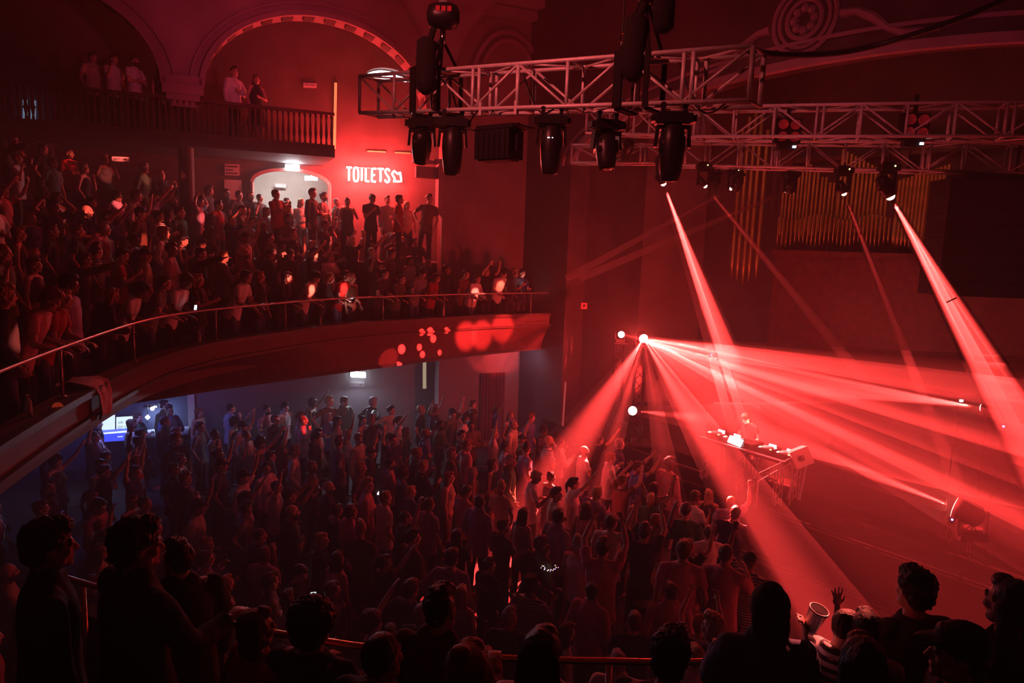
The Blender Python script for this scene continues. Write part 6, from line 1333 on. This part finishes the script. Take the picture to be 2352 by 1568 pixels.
# bare spots in mid-air, added to catch balcony people and brighten the stewards
LS = V((4.6, 9.2, 8.0))
light('SPOT', 'unmounted_spot', V((1.8, 10.5, 6.6)), 16000, (.9, .95, 1), .01, aty(852, 958, 17.4), .7, .5)  # added to brighten the steward's reflective bands
light('SPOT', 'unmounted_spot', V((1.8, 10.5, 6.6)), 8000, (1, .4, .4), .01, aty(1277, 1045, 16.0), .7, .5)
ppl = [(proj(o.location + V((0, 0, 1.55))), o) for o in bpy.data.objects if o.get('category') == 'person' and o.location.z > 3]
for px, py, h, pw, dz in ((150, 350, .7, 260, 1.5), (155, 425, .8, 330, 1.2), (228, 385, .8, 400, 1.2), (272, 450, .6, 260, 1.5), (305, 500, .8, 260, 1.1), (345, 500, .7, 300, 1.4), (425, 455, .9, 220, 1.3), (455, 560, .7, 240, 1.3), (410, 560, .6, 240, 1.5), (520, 600, .7, 260, 1.5), (645, 650, .6, 400, 1.5), (715, 615, .5, 600, 1.55), (697, 650, .7, 330, 1.2), (776, 655, .8, 700, 1.2), (640, 570, .8, 200, 1.2), (1080, 650, .9, 300, 1.0), (1130, 650, .8, 260, 1.2), (15, 780, .9, 200, 1.2), (30, 330, .7, 160, 1.3), (335, 430, .6, 200, 1.5), (455, 490, .6, 200, 1.3)):
    q, o = min(ppl, key=lambda t: (t[0][0] - px) ** 2 + (t[0][1] - py) ** 2)
    light('SPOT', 'unmounted_spot', LS, pw * 130, (1, .13, .09), .01, o.location + V((0, 0, dz)), h, .8)
# ------------------------------------------------------------------ the DJ
DJA = arch_('dj', hair='curly', arms=('dj', 'dj'), lean=.42, H=1.80, top='tshirt', hpitch=.35, vox=.009)
dj = fixed_person(1713, 955, 14.2, None, 'black', 'brown', 0, 'DJ in a black T-shirt bending over the decks on the stage', z=1.02, rz=face(aty(1713, 955, 14.2), aty(900, 1150, 9)), A=DJA, group='performers on the stage')
light('SPOT', 'dj_key', SR + V((0, -.1, .2)), 34000, (1, .3, .22), .03, aty(1722, 972, 14.2), 2.0, .8)
# ------------------------------------------------------------------ heads in front, on the near balcony
NF_ = 2.8; NG = 'people at the near balcony rail'
def near(px, py, Y, label, tp, h, skin=0, rz=0, hatm='black', smax=1.2, **k):
    k.setdefault('vox', .0085); k.setdefault('tvox', .012); k.setdefault('hvox', .007)
    A = arch_('near', **k); return fixed_person(px, py, Y, None, tp, h, skin, label, z=NF_, rz=rz, A=A, group=NG, hatm=hatm), A
near(118, 1262, 3.0, 'dark-haired man in profile at the left edge of the near rail', 'black', 'dark', 0, -.9, hair='curly', arms=('down', 'down'), H=1.8, top='jacket')
near(318, 1262, 3.0, 'big man in a black jacket at the near rail, second from left', 'black', 'black', 0, -.6, hair='curly', arms=('rail', 'rail'), H=1.86, top='jacket', fat=1.15, hyaw=-.3)
near(408, 1292, 3.35, 'person facing left just beyond the big black jacket', 'black', 'dark', 0, .9, hair='quiff', arms=('down', 'relaxed'), H=1.62, top='jacket')
near(592, 1450, 2.9, 'brown-haired person in a reddish top at the near rail', 'red', 'brown', 0, -.8, hair='bob', arms=('rail', 'down'), H=1.62, top='longsleeve', fem=1)
near(722, 1440, 2.85, 'black-haired head in front of the near rail, left of centre', 'charcoal', 'black', 0, -.3, hair='afro', arms=('rail', 'rail'), H=1.66, top='tshirt')
near(1012, 1408, 2.9, 'person in a dark collar shirt with black hair, near centre bottom', 'brown', 'black', 0, -.35, hair='quiff', arms=('rail', 'rail'), H=1.7, top='jacket')
near(880, 1515, 2.5, 'hunched person in black between the black hair and the collar', 'black', 'black', 0, -.5, hair='buzz', arms=('down', 'down'), H=1.58, top='hoodie')
near(1245, 1510, 2.5, 'long dark-haired head at the bottom centre, left of the shiny rail', 'black', 'black', 0, -.4, hair='long', arms=('rail', 'rail'), H=1.7, top='singlet', fem=1)
near(1075, 1548, 2.35, 'ginger-lit head at the bottom edge below the collar shirt', 'charcoal', 'ginger', 0, -.4, hair='bun', arms=('down', 'down'), H=1.64, top='tshirt', fem=1)
near(1540, 1515, 2.6, 'curly black-haired head at the bottom, right of the shiny rail', 'black', 'black', 1, -.4, hair='curly', arms=('rail', 'rail'), H=1.68, top='tshirt')
hm, HA = near(1765, 1408, 3.0, 'man in a black beanie and dark denim jacket with lit shoulders', 'denim', 'dark', 0, -.1, hair='bob', hat='beanie', arms=('cup', 'rail'), H=1.70, top='jacket', fat=1.12)
near(1988, 1450, 3.05, 'long-haired woman just right of the striped shirt', 'black', 'dark', 0, -.25, hair='long', arms=('down', 'rail'), H=1.62, top='singlet', fem=1)
near(1975, 1530, 2.45, 'dark long-haired head at the bottom, in front of the other woman', 'black', 'black', 0, -.2, hair='long', arms=('down', 'down'), H=1.68, top='longsleeve', fem=1)
near(2098, 1362, 3.2, 'curly-haired man in a black top right of the cup', 'charcoal', 'black', 0, .1, hair='curly', arms=('relaxed', 'down'), H=1.68, top='tshirt', fat=1.08)
near(2312, 1392, 2.85, 'long dark-haired head at the right picture edge', 'black', 'black', 0, .25, hair='long', arms=('down', 'down'), H=1.8, top='longsleeve', fem=1)
near(2195, 1508, 2.45, 'person in a black baseball cap facing left at bottom right', 'black', 'dark', 0, 1.25, hair='short', hat='cap', arms=('down', 'down'), H=1.8, top='hoodie')
near(1950, 1432, 3.12, 'person in a brightly lit striped shirt behind the clear cup', 'striped', 'dark', 3, -1.3, hair='buzz', arms=('rail', 'down'), H=1.46, top='tshirt', fem=1, lean=.35)
# clear cup in the beanie man's hand
J = HA['J']; cp_ = hand_at(hm, HA, 'R', .07); cpx = aty(1866, 1470, cp_.y); cp_ = V((cp_.x, cp_.y, cp_.z)) + V((.03, .02, 0))
rt = thing('plastic_cup', 'clear plastic cup of pale drink lit red, right of the beanie', 'cup', cp_)
T = Matrix.Translation(cp_ + V((0, 0, -.03))) @ Matrix.Rotation(R_(12), 4, 'Y') @ Matrix.Rotation(R_(12), 4, 'X')
mb = MB(); mb.lathe([(.0, 0), (.030, 0), (.033, .02), (.044, .125), (.048, .127), (.048, .135), (.042, .135), (.040, .125), (.030, .006), (0, .006)], 28, T, close=False); hang(rt, mb, 'cup_wall', M['cup'], True)
mb = MB(); mb.lathe([(.0, .007), (.029, .007), (.0375, .095), (0, .096)], 24, T, close=False); hang(rt, mb, 'drink', M['beer'], True)
light('SPOT', 'cup_fill_spot', V((5.2, 9.0, 7.9)), 16000, (1, .12, .09), .02, aty(1888, 1440, 3.12), 2.0, .9)  # spot without a fixture, added to brighten the cup and striped shirt
# lamps that only matter where they land are sampled on surfaces, which keeps the smoke free of noise
surf = bpy.data.collections.new('surfaces')
for o in bpy.data.objects:
    if o.type == 'MESH' and not o.name.startswith('light_beam'): surf.objects.link(o)
for o in bpy.data.objects:
    if o.type == 'LIGHT' and o.name.split('.')[0] in ('unmounted_spot', 'pattern_light', 'panel_light', 'phone_glow', 'dj_key', 'cup_fill_spot', 'added_wash', 'organ_light', 'bar_screens', 'desk_light', 'window_light'):
        o.light_linking.receiver_collection = surf
